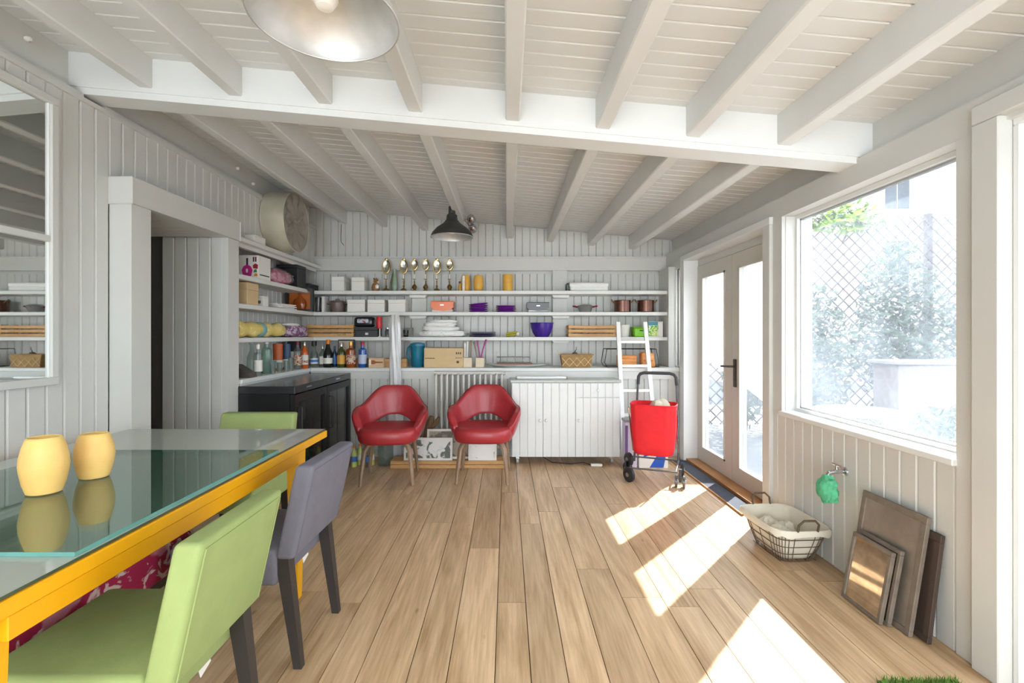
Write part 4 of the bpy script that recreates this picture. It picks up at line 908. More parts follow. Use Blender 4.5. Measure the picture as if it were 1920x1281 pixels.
MB().box(-hw, hw*.3, -.0016, -.0012, h*.75, h*.98).build('printed_band', col('teal_print', (70, 140, 160), .5), o); MB().box(-hw, hw*.35, -.0016, -.0012, .01, h*.74).build('printed_picture', print_mat('salad_print', (214, 224, 150), (92, 168, 60), 30, .5, .5, (236, 238, 240), .58), o)
# --- ledge on back wall
z = LED
TEAL = glassy('teal_plastic', (110, 200, 220), .5, (50, 160, 190), tl_=.3)
o = thing('water_jug', 'teal plastic water filter jug with curved handle', 'jug', on(783, 5.05, z))
MB().lathe([(0, 0), (.058, 0), (.062, .01), (.074, .2), (.077, .22)], 24).build('jug_body', TEAL, o); MB().lathe([(.078, .221), (.076, .245), (.04, .258), (0, .26)], 24).build('lid', col('teal_lid', (26, 116, 146), .35), o); MB().lathe([(0, .09), (.045, .09), (.055, .18), (0, .18)], 18).build('filter', col('filter_white', (200, 226, 232), .5), o)
MB().tube([(-.06, 0, .235), (-.098, 0, .20), (-.105, 0, .14), (-.095, 0, .085), (-.062, 0, .065)], [.014, .013, .012, .012, .01], 8).build('handle', MATS['teal_lid'], o)
o, hw, h = card_box('cardboard_box', 'long brown cardboard box with small print beside teal jug', 795, 868, 653, 4.97, .25, z, KRAFT, None, 'box', 0)
INK = col('print_ink', (92, 78, 62), .8)
mb = MB(); rk = random.Random(5)
for k in range(7): mb.box(-.19+k*.016, -.19+k*.016+rk.uniform(.006, .012), -.0012, -.0003, h*.45, h*.45+.01)
for k in range(3): mb.box(.13+k*.02, .142+k*.02, -.0012, -.0003, h*.68, h*.68+.022).box(.125+k*.024, .143+k*.024, -.0012, -.0003, h*.48, h*.48+.006)
mb.box(.135, .16, -.0012, -.0003, h*.22, h*.34); mb.build('printed_marks', INK, o); MB().box(-hw-.0004, hw+.0004, .11, .14, h+.0001, h+.0008).build('packing_tape', col('tape', (196, 164, 116), .3), o)
CREAMC = col('cream_cup', (224, 206, 178), .5)
def cup(px, label, stems, where):
    o = thing('utensil_cup', label, 'cup', on(px, 5.02, z), 0, 'cream utensil cups'); MB().rbox(-.045, .045, -.035, .035, 0, .10, .004, 1).build('cup_body', CREAMC, o); MB().box(-.038, .038, -.028, .028, .1002, .1008).build('shaded_mouth', col('cup_shade', (90, 80, 70), .8), o)  # dark plate on the solid cup paints the shade of its hollow
    for (dx, tx, hh, m_, r_) in stems: 
        u = thing('utensil', {'w': 'white long-handled utensil', 'p': 'purple tongs arm', 'b': 'grey-brown utensil stick'}[m_[0]]+(' leaning towards the teal jug' if tx <= 0 else ' leaning towards the serving tray')+' in cream cup '+where, 'utensil', (XX(px, 5.02)+dx, 5.02, z+.1015)); MB().tube([(0, 0, 0), (tx*.4, 0, hh*.5), (tx, 0, hh)], [r_, r_, r_*1.5], 8).build('handle', m_[1], u); MB().lathe([(0, -.008), (r_*2, 0), (0, .012)], 10, (tx, 0, hh)).build('tip', m_[1], u)
WU, PU, BU = ('w', WHITEC), ('p', col('magenta_tongs', (176, 60, 150), .35)), ('b', col('grey_stick', (146, 132, 116), .6))
cup(877, 'cream utensil cup standing against the cardboard box', [(-.03, .0, .15, WU, .008), (-.008, .006, .16, WU, .007), (.024, .01, .17, BU, .008)], 'beside cardboard box')
cup(900, 'cream utensil cup holding purple tongs', [(-.03, -.03, .16, BU, .008), (.0, -.028, .17, PU, .006), (.012, .05, .18, PU, .007)], 'with purple tongs')
o = thing('serving_tray', 'oval grey-white serving tray on the ledge above the radiator', 'tray', on(969, 5.03, z))
MB().lathe([(0, .004), (.20, .004), (.24, .012), (.31, .028), (.315, .033), (.305, .032), (.24, .018), (.2, .010), (0, .010)], 40, sy=.42).build('tray', col('tray_white', (206, 212, 206), .35), o); MB().lathe([(0, 0), (.15, 0), (.15, .004), (0, .004)], 30, sy=.42).build('foot_ring', MATS['tray_white'], o)
tz = z+.0109
o = thing('placemat', 'stack of pink and beige placemats lying on the tray', 'placemat', (XX(965, 5.03), 5.03, tz))
for k, (c, a) in enumerate((((214, 120, 120), .195), ((200, 176, 150), .19), ((196, 92, 96), .187), ((150, 140, 110), .185))): MB().rbox(-a, a, -.05, .05, k*.0085+.0002, k*.0085+.008, .003, 1).build('mat_layer', col('mat%d' % k, c, .8), o)
o = thing('dish_rack', 'wire dish rack standing on placemats on the tray', 'rack', (XX(963, 5.03), 5.03, tz+.0355))
for yy in (-.042, .042):
    MB().tube([(-.18, yy, .004), (.18, yy, .004)], .004, 6).tube([(-.18, yy, .06), (.18, yy, .06)], .004, 6).build('rack_bar', STEEL, o)
    for k in range(7): MB().tube([(-.18+k*.06, yy, .003), (-.18+k*.06, yy, .06 if k not in (0, 6) else .12)], .0035, 6).build('rack_wire', STEEL, o)
for s_ in (-.18, .18): MB().tube([(s_, -.042, .06), (s_, .042, .06)], .004, 6).tube([(s_, -.042, .004), (s_, .042, .004)], .004, 6).build('rack_bar', STEEL, o)
o = thing('wicker_basket', 'wicker basket with crossed lattice front holding dried gourds', 'basket', on(1080, 5.03, z))
WK = mat('wicker', (160, 126, 80), .8, var=.2, scale=40, bump=.4, bscale=80); WKL = col('pale_cane', (222, 196, 150), .7)
hw = .165
MB().prism([(-hw*.88, .004), (hw*.88, .004), (hw, .13), (-hw, .13)], -.06, -.05).build('front_panel', WK, o); MB().prism([(-hw*.88, .004), (hw*.88, .004), (hw, .13), (-hw, .13)], .05, .06).build('rear_panel', WK, o)
for s_ in (-1, 1): MB().hexa([(s_*x, y, zz) for zz, xx in ((.004, hw*.88), (.13, hw)) for y in (-.05, .05) for x in (xx-.01, xx)]).build('end_panel', WK, o)
MB().box(-hw*.86, hw*.86, -.05, .05, 0, .006).build('bottom_panel', WK, o)
for k in range(4):
    xa = -hw+.01+k*(2*hw-.02)/4; wd = (2*hw-.02)/4; MB().tube([(xa, -.064, .012), (xa+wd, -.064, .10)], .0035, 6).tube([(xa, -.064, .10), (xa+wd, -.064, .012)], .0035, 6).build('lattice', WKL, o)
MB().tube([(-hw-.01, -.062, .132), (hw+.01, -.062, .132)], .006, 6).tube([(-hw-.01, .06, .132), (hw+.01, .06, .132)], .006, 6).build('rim', WK, o)
MB().tube([(-hw, 0, .12), (-hw-.02, 0, .16), (-hw-.03, .0, .175)], .005, 6).build('handle_stub', WKL, o)
o = thing('dried_gourd', 'dried gourd with curled stem lying in the wicker basket', 'gourd', on(1078, 5.03, z+.0065)); MB().lathe([(0, 0), (.035, .004), (.045, .05), (.04, .11), (.03, .135), (.016, .15), (.008, .15), (0, .15)], 18).build('gourd', col('gourd_brown', (96, 84, 66), .7, var=.2), o); MB().tube([(0, 0, .148), (.004, 0, .165), (.016, 0, .18), (.012, 0, .197), (.022, 0, .205)], [.007, .005, .004, .003, .002], 6).build('stem', MATS['gourd_brown'], o)
o = thing('dried_gourd', 'pale round gourd lying in the wicker basket', 'gourd', on(1096, 5.03, z+.0065)); MB().lathe([(0, 0), (.03, .004), (.042, .045), (.034, .085), (0, .095)], 18).build('gourd', col('gourd_pale', (190, 168, 130), .7, var=.15), o); MB().tube([(0, 0, .094), (.006, 0, .12)], [.005, .003], 6).build('stem', MATS['gourd_brown'], o)
o = thing('wire_crate', 'black wire frame tray beneath the orange boxes', 'wire tray', on(1181, 5.075, z)); a = .285; b = .32
for yy in (-.09, .09): MB().tube([(-a*.92, yy, .006), (a*.98, yy, .006)], .004, 6).tube([(-a*.92, yy, .19), (a*.88, yy, .19)], .004, 6).tube([(-a*.92, yy, .006), (-a*1.0, yy, .05), (-a*.92, yy, .19)], .004, 6).tube([(a*.88, yy, .19), (a*.96, yy, .06), (a*.98, yy, .006)], .004, 6).build('wire_side', BLACKM, o)
for sx, zz in ((-a*.92, .006), (a*.98, .006), (-a*.92, .19), (a*.88, .19)): MB().tube([(sx, -.09, zz), (sx, .09, zz)], .004, 6).build('wire_tie', BLACKM, o)
ORW = wood('orange_wood', (226, 156, 84), (190, 110, 48), sc=(4, 30, 30), rough=.5)
o, hw, h = card_box('orange_box', 'orange wood-grain box lying in the wire frame', 1160, 1194, 667, 4.97, .1, z+.001, ORW, None, 'box', .25)
MB().box(-hw, -hw+.03, -.002, -.0012, h*.05, h*.7).build('dark_band', col('maroon', (150, 70, 50), .6), o)
o = thing('orange_case', 'tilted orange pleated case leaning in the wire frame', 'case', on(1214, 5.0, z+.002)); MB().rbox(-.075, .075, -.03, .08, 0, .15, .02, 3, lambda p: Vector((p.x*(1-.15*p.z/.15)+.25*(p.z-.07)*.0+.006*math.sin(p.z*90), p.y, p.z+.16*p.x*(p.z/.15)*-.6))).build('case_body', ORW, o); MB().rbox(-.05, .05, -.034, -.03, .06, .075, .001, 1).build('strap', col('tan_strap', (176, 112, 62), .6), o)

# --- bottles ------------------------------------------------------
def bottle(px, pyt, Y, wpx, label, glass, lab=None, cap=None, shape='std', zb=LED, cat='bottle', grp='liquor bottles on the ledge', lab2=None):
    h = ZZ(pyt, Y)-zb; r = wpx/2/900*Y; o = thing('liquor_bottle', label, cat, on(px, Y, zb), 0, grp)
    S = {'std': ((1, .60), (.9, .66), (.38, .78), (.34, .90)), 'gin': ((1, .66), (.96, .70), (.36, .76), (.34, .90)), 'champ': ((1, .42), (.9, .52), (.45, .72), (.36, .88)), 'decanter': ((1, .36), (.95, .5), (.42, .66), (.34, .86))}[shape]
    MB().lathe([(0, .002), (r*.92, 0), (r, .008)]+[(r*a, h*b) for a, b in S]+[(0, h*S[-1][1])], 18).build('glass_body', glass, o)
    if lab: MB().lathe([(r*1.012, h*.14), (r*1.012, h*.50 if S[0][1] > .45 else h*.34)], 18).build('bottle_label', lab, o)
    if lab2: MB().lathe([(r*1.016, h*.2), (r*1.016, h*.3)], 18).build('label_band', lab2, o)
    rc = r*.42 if shape != 'decanter' else r*.6
    MB().lathe([(0, h*S[-1][1]-.012), (rc, h*S[-1][1]-.012), (rc, h*.99), (rc*.9, h), (0, h)], 14).build('cap', cap or BLACKP, o)
    return o
GC = glassy('bottle_clear', (226, 234, 232), .22, (206, 216, 214)); GD = col('glass_dark', (26, 30, 26), .1); GA = col('glass_amber', (150, 72, 24), .12); GB = col('glass_blue', (40, 92, 170), .12); GO = col('glass_orange', (206, 92, 34), .15); GG = col('glass_olive', (70, 78, 40), .12)
LW = col('label_white', (232, 228, 218), .6); LY = col('label_gold', (214, 160, 66), .5); LR = print_mat('label_red', (216, 196, 170), (150, 30, 24), 40, .52); CR = col('cap_red', (188, 36, 50), .35); CO = col('cap_orange', (230, 128, 30), .35); CG = col('cap_gold', (200, 150, 70), .3, .8); LB = col('label_blue', (70, 120, 190), .5)
yl = 5.0
bottle(589, 640, yl, 15, 'clear gin bottle with dark stopper and white label in the corner', GC, LW, BLACKP, 'decanter', lab2=LB)
bottle(605, 648, 5.03, 12, 'clear slim bottle with steel cap beside champagne bottle', GC, LW, STEEL)
bottle(615, 637, 4.99, 17, 'black champagne bottle with orange foil neck', GD, LW, CO, 'champ')
bottle(627.5, 649, 5.06, 9, 'small dark blue bottle beside champagne bottle', col('glass_navy', (44, 70, 104), .12), LB, col('cap_blue', (60, 96, 130), .4))
bottle(640, 643, 4.98, 15, 'olive whisky bottle with gold label', GG, LY, STEEL)
bottle(658, 641, 4.98, 17, 'amber whisky bottle with slanted red label', GA, LR, CG, 'gin')
bottle(680, 641, 4.99, 15, 'pale blue gin bottle with red cap', GB, col('label_pale', (196, 208, 232), .5), CR, 'gin')
o, hw, h = card_box('framed_box', 'black display box standing behind the whisky bottles', 634, 664, 637, 5.06, .05, LED, BLACKP, None, 'box', 0); MB().box(-hw+.01, hw-.01, -.002, -.0004, .02, h-.014).build('printed_panel', col('box_cream', (196, 180, 160), .6), o)
o, hw, h = card_box('wine_box', 'long pale wooden bottle box with bottle picture lying on ledge', 700, 762, 673, 5.0, .09, LED, PINE, None, 'box', .25)
o, hw, h = card_box('gift_carton', 'beige carton printed with a copper bottle beside blue gin bottle', 691, 719, 671, 4.93, .06, LED, col('beige_carton', (214, 186, 150), .6), None, 'box', .1)
MB().prism([(-.05, h*.35), (-.02, h*.35), (.0, h*.45), (.07, h*.47), (.07, h*.6), (.0, h*.62), (-.02, h*.75), (-.05, h*.75)], -.002, -.0012).build('printed_bottle', col('copper_print', (168, 84, 40), .4), o); MB().box(-hw+.003, -.05, -.002, -.0012, h*.25, h*.8).build('printed_patch', LW, o)
o, hw, h = card_box('orange_carton', 'small rust carton behind the blue gin bottle', 667, 690, 672, 5.03, .06, LED, col('rust_carton', (150, 98, 62), .6), None, 'box', .1)
# side ledge (front edge at x = -2.0): position by depth along the wall
def side(px, X): return -X*900/(950-px)          # depth of a thing at wall offset X seen at px
for (px, pyt, X, wpx, label, g, lab, cap, shp, lab2) in (
    (472, 634, -2.12, 17, 'tall clear decanter with glass stopper beside the grey leather pouch', GC, None, CLEAR, 'decanter', None),
    (484, 646, -2.05, 15, 'frosted square bottle with white label and white cap', GC, LW, WHITEC, 'gin', None),
    (500, 636, -2.10, 18, 'pale green vodka bottle with white cap', glassy('vodka', (206, 232, 222), .4, (196, 222, 214)), None, WHITEC, 'gin', None),
    (558, 640, -2.07, 14, 'clear bottle with maroon cap beside orange bottle', GC, LR, col('cap_maroon', (128, 40, 62), .4), 'std', None),
    (571, 641, -2.05, 14, 'orange spirit bottle with pale label near the corner', GO, LW, STEEL, 'std', LR)):
    bottle(px, pyt, side(px, X), wpx, label, g, lab, cap, shp, lab2=lab2)
def tube_tin(px, pyt, X, wpx, label, m):
    Y = side(px, X); h = ZZ(pyt, Y)-LED; r = wpx/2/900*Y; o = thing('gift_tube', label, 'tube', on(px, Y, LED), 0, 'cylindrical bottle gift tubes'); MB().lathe([(0, 0), (r, 0), (r, h*.86), (0, h*.86)], 20).build('tube_body', m, o); MB().lathe([(0, h*.862), (r*1.03, h*.862), (r*1.03, h), (0, h)], 20).build('lid', m, o); MB().lathe([(r*1.01, h*.1), (r*1.01, h*.4)], 20).build('tube_label', LW, o)
tube_tin(521, 645, -2.15, 17, 'orange cylindrical gift tube on the side ledge', col('tube_orange', (196, 92, 40), .45))
tube_tin(537, 645, -2.16, 15, 'dark blue cylindrical gift tube on the side ledge', col('tube_blue', (62, 84, 116), .45))
Y = side(549, -2.17); o = thing('gift_carton', 'black and cream bottle carton on the side ledge', 'box', on(551, Y, LED)); h = ZZ(640, Y)-LED; MB().rbox(-.05, .05, -.04, .05, 0, h*.62, .002, 1).build('box_body', LW, o); MB().rbox(-.05, .05, -.04, .05, h*.621, h, .002, 1).build('lid', BLACKP, o)
for k, (px, X, h, lab) in enumerate(((512, -2.03, .11, 'small clear tasting glass beside the orange tube'), (524, -2.035, .09, 'clear shot bottle with silver cap in front of orange tube'), (537, -2.03, .10, 'clear liqueur glass in front of blue tube'), (545, -2.04, .12, 'tall clear liqueur glass beside the black carton'))):
    Y = side(px, X); o = thing('liqueur_glass', lab, 'glass', on(px, Y, LED), 0, 'small glasses on the side ledge'); r = .02
    MB().lathe([(0, 0), (r, 0), (r*1.1, h*.5), (r*1.25, h), (r*1.1, h), (r*.9, .01), (0, .008)], 14).build('glass_wall', GC, o); MB().tube([(r*1.18*math.cos(i*.5236), r*1.18*math.sin(i*.5236), h) for i in range(12)], .0015, 5, True).build('rim', STEEL if k == 1 else GC, o)
Y = 3.82; o = thing('leather_pouch', 'grey-brown leather pouch slumped on the side ledge', 'pouch', (-2.135, Y, LED+.0004))
LEA = mat('grey_leather', (84, 78, 74), .5, var=.12, bump=.1, bscale=30)
MB().prism([(-.13, 0), (.12, 0), (.105, .035), (.0, .10), (-.06, .105), (-.07, .15), (-.13, .155)], -.05, .06).build('pouch_body', LEA, o); MB().prism([(-.05, .1), (.0, .104), (.11, .032), (.1, .03)], -.056, -.0505).build('flap', LEA, o)
# --- side shelf: lower (yellow roll)
z = SH[3]
o = thing('cloth_roll', 'yellow patterned cloth roll on lower side shelf', 'cloth', (-2.13, 4.13, z+.0004))
YC = print_mat('yellow_cloth', (232, 208, 120), (238, 226, 186), 16, .6, .85)
MB().tube([(.0, -.40+k*.045, .068+.004*math.sin(k*1.7)) for k in range(19)], [.052+.008*math.sin(k*1.3)+(.006 if k < 4 else 0) for k in range(19)], 16, flat=1.1).build('roll', YC, o, sharp=80)
MB().tube([(0, -.02+k*.01, .068) for k in range(5)], [.063]*5, 16).build('paper_band', col('teal_band', (130, 176, 180), .6), o)
o = thing('fabric_bundle', 'mauve and white folded fabric bundle beside yellow roll', 'cloth', (-2.14, 4.84, z+.0004))
MB().blob((0, 0, .06), (.075, .24, .06), .18, 2.5, 4, 34, .65).build('fabric', print_mat('mauve_fabric', (206, 186, 204), (130, 84, 124), 20, .5, .8), o, sharp=80); MB().blob((0, -.1, .123), (.06, .12, .016), .15, 2, 8, 24, .6).build('folded_top', LINW, o, sharp=80)
# --- side shelf: middle
z = SH[2]
o = thing('kraft_box', 'tan two-tier cardboard box on middle side shelf', 'box', (-2.165, 3.915, z+.0004)); h = .165
MB().rbox(-.11, .095, -.085, .085, 0, h*.72, .003, 1).build('box_body', KRAFT, o); MB().rbox(-.112, .097, -.087, .087, h*.722, h*1.08, .003, 1).build('lid', KRAFT, o)
o = thing('candle_box', 'small white candle carton beside the tan cardboard box', 'box', (-2.12, 4.15, z+.0004)); MB().rbox(-.04, .04, -.04, .04, 0, .075, .002, 1).build('box_body', WHITEC, o); MB().rbox(-.041, .041, -.041, .041, .0755, .09, .002, 1).build('lid', WHITEC, o); MB().box(-.015, .015, -.0415, -.0405, .025, .05).build('printed_mark', col('grey_ink', (120, 118, 114), .7), o)
rmg = random.Random(8)
for k in range(5):
    o = thing('magazine', ['magazine at the bottom of the slanted pile', 'black and white magazine, second in the pile', 'striped magazine in the middle of the pile', 'grey magazine lying over the striped one', 'black and white magazine on top of the pile'][k]+' on middle side shelf', 'magazine', (-2.155+.006*k, 4.56-.02*k, z+.0005+k*.0085), rmg.uniform(-.12, .12), 'magazines on the side shelf')
    MB().box(-.085, .085, -.16, .16, 0, .008).build('pages', WHITEC, o); MB().box(-.0855, .0855, -.1605, .1605, .0081, .0084).build('cover', print_mat('mag%d' % (k % 2), ((228, 226, 220), (60, 60, 60))[k % 2], ((70, 68, 66), (226, 224, 220))[k % 2], 9, .5), o)
o = thing('whisky_case', 'black display case with amber bottle standing on middle side shelf', 'case', (-2.135, 4.95, z+.0004), R(6)); 
MB().box(-.125, .125, .035, .045, 0, .235).build('case_back', col('amber_back', (196, 104, 30), .5), o)
for a_, b_, c_, d_ in ((-.135, -.115, 0, .235), (.115, .135, 0, .235), (-.115, .115, 0, .02), (-.115, .115, .215, .235)): MB().box(a_, b_, -.035, .035, c_, d_).build('case_frame', BLACKP, o)
ob = thing('liquor_bottle', 'round amber bottle standing inside the black display case', 'bottle', (-2.135, 4.95, z+.021), R(6)); MB().lathe([(0, 0), (.05, 0), (.066, .04), (.06, .09), (.025, .125), (.014, .14), (.014, .165), (0, .165)], 18, sy=.4).build('glass_body', GA, ob); MB().lathe([(0, .1655), (.02, .1655), (.022, .178), (.01, .188), (0, .188)], 12, sy=.7).build('cap', CLEAR, ob)
# --- side shelf: upper
z = SH[1]
o = thing('bottle_carton', 'white carton printed with magenta bottle and fruit on upper side shelf', 'box', (-2.175, 4.105, z+.0004)); hh = .195
MB().rbox(-.115, .105, -.105, .105, 0, hh, .003, 1).build('carton', WHITEC, o)
yf = -.1062; MB().prism([(-.02, .02), (.045, .02), (.058, .07), (.045, .10), (.02, .115), (.005, .115), (-.02, .10), (-.033, .07)], yf, yf+.0009).build('printed_bottle', col('magenta_print', (206, 40, 140), .5), o); MB().box(.005, .02, yf, yf+.0009, .115, .17).build('printed_neck', col('navy_print', (50, 40, 90), .5), o); MB().prism([(.004, .05), (.018, .05), (.02, .075), (.011, .085), (.002, .075)], yf-.0008, yf-.0001).build('printed_badge', LW, o)
MB().prism([(.062, .085), (.1, .08), (.103, .115), (.08, .125), (.06, .11)], yf, yf+.0009).build('printed_fruit', col('berry_print', (160, 30, 50), .5), o); MB().prism([(.065, .05), (.095, .052), (.09, .078), (.07, .075)], yf, yf+.0009).build('printed_leaf', col('leaf_print', (60, 140, 90), .5), o); MB().prism([(.07, .02), (.1, .02), (.098, .042), (.075, .044)], yf, yf+.0009).build('printed_peel', col('peel_print', (220, 140, 50), .5), o); MB().box(.06, .072, yf, yf+.0009, .14, .18).box(.078, .09, yf, yf+.0009, .14, .18).build('printed_bars', col('plum_print', (90, 30, 60), .5), o); MB().prism([(-.02, .003), (.05, .003), (.04, .019), (-.012, .019)], yf, yf+.0009).build('printed_pool', col('aqua_print', (60, 170, 190), .5), o)
MB().box(.1051, .106, -.08, .08, .03, .04).build('printed_line', BLACKP, o)
o = thing('pink_bag', 'pink fabric in clear plastic bag on upper side shelf', 'bag', (-2.135, 4.455, z+.0004)); MB().blob((0, 0, .065), (.08, .2, .065), .22, 2.6, 6, 34, .8).build('fabric', print_mat('pink_stuff', (206, 110, 140), (232, 170, 188), 14, .5, .7), o, sharp=80); MB().blob((0, .02, .07), (.086, .235, .07), .24, 2.6, 6, 34, .8).build('plastic_film', glassy('film', (240, 240, 240), .08, (240, 240, 240), 1.2, .08), o, sharp=80)
o = thing('black_case', 'tall black case on upper side shelf behind pink bag', 'case', (-2.165, 4.84, z+.0004)); MB().rbox(-.11, .1, -.1, .1, 0, .19, .005, 1).build('case_body', BLACKP, o); MB().rbox(-.112, .102, -.102, .102, .1905, .225, .005, 1).build('lid', BLACKP, o)
o = thing('black_case', 'low black case on upper side shelf in the corner', 'case', (-2.15, 5.075, z+.0004)); MB().rbox(-.12, .11, -.11, .13, 0, .045, .005, 1).build('case_body', BLACKP, o); MB().rbox(-.122, .112, -.112, .132, .0455, .065, .005, 1).build('lid', BLACKP, o)
# --- topmost side shelf: drum shade in plastic
o = thing('drum_lampshade', 'large drum lampshade wrapped in clear plastic lying on its side', 'lampshade', (-2.03, 4.41, 2.0104)); r = .268
DR = mat('silver_shade', (198, 192, 172), .45, .25, var=.12, scale=5, bump=.25, bscale=6)
My = Matrix.Rotation(R(90), 4, 'Y')
MB().lathe([(r, -.10), (r, .10), (r-.006, .10), (r-.006, -.10), (r, -.10)], 56, (0, 0, r), My).build('shade_wall', DR, o, sharp=60)
def film(u, v):
    a = 2*math.pi*u; rr_ = r*.995*(1-v); w_ = .012*math.sin(a*9+v*5)*math.sin(v*3.1)+.014*noise.noise(Vector((math.cos(a)*3*v, math.sin(a)*3*v, v*4)))
    return (.101-.022*math.sin(v*1.57)+w_, math.cos(a)*rr_, r+math.sin(a)*rr_)
MB().grid(film, 72, 14, cu=True).build('plastic_film', glassy('crinkle_film', (226, 220, 212), .6, (206, 196, 184), 1.6, .1, tl_=.3), o, sharp=80)
for xx in (-.1, .1): MB().tube([(xx, r*math.cos(k*math.pi/28), r+r*math.sin(k*math.pi/28)) for k in range(56)], .004, 6, True).build('wire_ring', DR, o)
MB().tube([(.07, r*.15, r), (.09, 0, r+.01), (.08, -r*.1, r+.02)], .018, 8).build('film_knot', MATS['crinkle_film'], o)
o = thing('paper_box', 'small flat white box at the foot of the drum lampshade', 'box', (-2.10, 3.99, 2.0104)); MB().rbox(-.035, .045, -.08, .10, 0, .045, .002, 1).build('box_body', WHITEC, o); MB().rbox(-.036, .046, -.081, .101, .0455, .058, .002, 1).build('lid', WHITEC, o)
o = thing('loose_wire', 'thin dark cable hanging down the back wall panels', 'cable', at(640, 420, YB-.006)); MB().tube([(0, 0, 0), (-.005, 0, -.12), (-.004, 0, -.2), (.03, -.004, -.24)], .003, 6).build('cable', BLACKP, o); MB().cyl((0, .002, 0), (0, .002, .02), .005, n=8).build('clip', WHITEC, o)
# --- behind / below the armchairs
o = thing('wrapped_pole', 'tall slim pole wrapped in white plastic behind red armchair', 'pole', (XX(741, 4.80), 4.80, 0))
MB().cyl((0, 0, 0), (0, 0, 1.40), .022, n=12).build('pole', LAD, o)
def wrap(u, v):
    a = 2*math.pi*u; zz = .01+v*1.44; rr_ = (.055+.035*ss(.75, .3, v)*0+.05*(1-ss(.0, .62, v)))*(1-.35*ss(.93, 1, v)); k = 1+.28*noise.noise(Vector((math.cos(a)*2.2, math.sin(a)*2.2, zz*5)))+.12*math.sin(a*7+zz*8); return (math.cos(a)*rr_*k, math.sin(a)*rr_*k*.6, zz)
MB().grid(wrap, 40, 60, cu=True).build('plastic_wrap', glassy('white_wrap', (244, 244, 245), .7, (246, 246, 246), 1.4, .12, tl_=.25), o, sharp=80)
o = thing('pallet_board', 'low wooden pallet crate on the floor behind red armchairs', 'pallet', (XX(842, 4.5), 4.54, 0)); a = .545
for k in range(2):
    MB().box(-a, a, -.06, -.045, .003+k*.036, .035+k*.036).build('slat', PINE, o); MB().box(-a, a, .125, .14, .003+k*.036, .035+k*.036).build('slat', PINE, o)
for s_ in (-a, -.2, .2, a-.03): MB().box(s_, s_+.03, -.045, .125, 0, .06).build('bearer', PINE, o)
for k in range(3): MB().box(-a, a, -.045+k*.058, .007+k*.058, .0605, .072).build('top_slat', PINE, o)
def art(x0, x1, pyt, label, m, Y, lean):
    X0, X1 = XX(x0, Y), XX(x1, Y); hw = (X1-X0)/2; h = ZZ(pyt, Y)-.073; o = thing('art_print', label, 'picture', ((X0+X1)/2, Y, .0725), 0, 'pictures leaning below the radiator')
    MB().hexa([(x, y+zz*lean, zz) for zz in (0, h) for y in (0, .012) for x in (-hw, hw)]).build('board', WHITEC, o); MB().hexa([(x, y+zz*lean, zz) for zz in (.02, h-.02) for y in (-.001, -.0002) for x in (-hw+.02, hw-.02)]).build('print', m, o)
art(757, 848, 822, 'white framed print of dark trees between the red armchairs', print_mat('tree_print', (232, 230, 226), (96, 104, 92), 9, .5, .5, (170, 130, 130), .64), 4.50, .12)
art(878, 931, 834, 'white framed print with red flowers under the red armchair by the radiator', print_mat('flower_print', (236, 232, 226), (190, 110, 100), 14, .62, .5), 4.50, .12)
art(800, 930, 806, 'grey cardboard-backed picture behind the framed prints', print_mat('grey_print', (168, 156, 140), (120, 108, 96), 8, .52, .7), 4.56, .12)
o = thing('driftwood', 'knobbly brown root lying behind the leaning pictures', 'root', (XX(806, 4.73), 4.73, 0)); MB().tube([(-.08, 0, .03), (-.04, .01, .2), (.0, 0, .36), (.02, 0, .45)], [.03, .035, .04, .02], 10).build('trunk', col('root_brown', (128, 98, 70), .8, var=.2), o); MB().tube([(.0, 0, .34), (.06, 0, .38), (.09, 0, .44)], [.03, .025, .012], 8).build('branch', MATS['root_brown'], o)
LIME = mat('lime_pet', (196, 208, 116), .25, var=.1); 
for k, px in enumerate((664, 675, 690, 697)):
    Y = 4.55+.07*(k % 2); o = thing('water_bottle', ['plastic drink bottle with orange cap next to the cooler', 'plastic drink bottle with orange cap and blue label', 'clear plastic bottle behind the armchair leg', 'plastic drink bottle with lime label under red armchair'][k], 'bottle', (XX(px, Y), Y, 0.0003), 0, 'plastic bottles on the floor')
    MB().lathe([(0, 0), (.026, 0), (.028, .01), (.026, .08), (.028, .12), (.012, .165), (.012, .18), (0, .18)], 14).build('bottle_body', LIME if k != 2 else GC, o); MB().lathe([(.0285, .05), (.0285, .1)], 14).build('bottle_label', LW if k % 2 else LB, o); MB().cyl((0, 0, .18), (0, 0, .197), .015, n=12).build('cap', CO, o)
o = thing('glass_vase', 'clear glass cylinder vase on the floor under the red armchair', 'vase', (XX(722, 4.6), 4.62, .0003)); MB().lathe([(0, 0), (.07, 0), (.075, .01), (.075, .24), (.071, .24), (.07, .012), (0, .01)], 22).build('vase_wall', CLEAR, o); MB().tube([(.073*math.cos(k*.3142), .073*math.sin(k*.3142), .24) for k in range(20)], .003, 6, True).build('rim', GC, o)
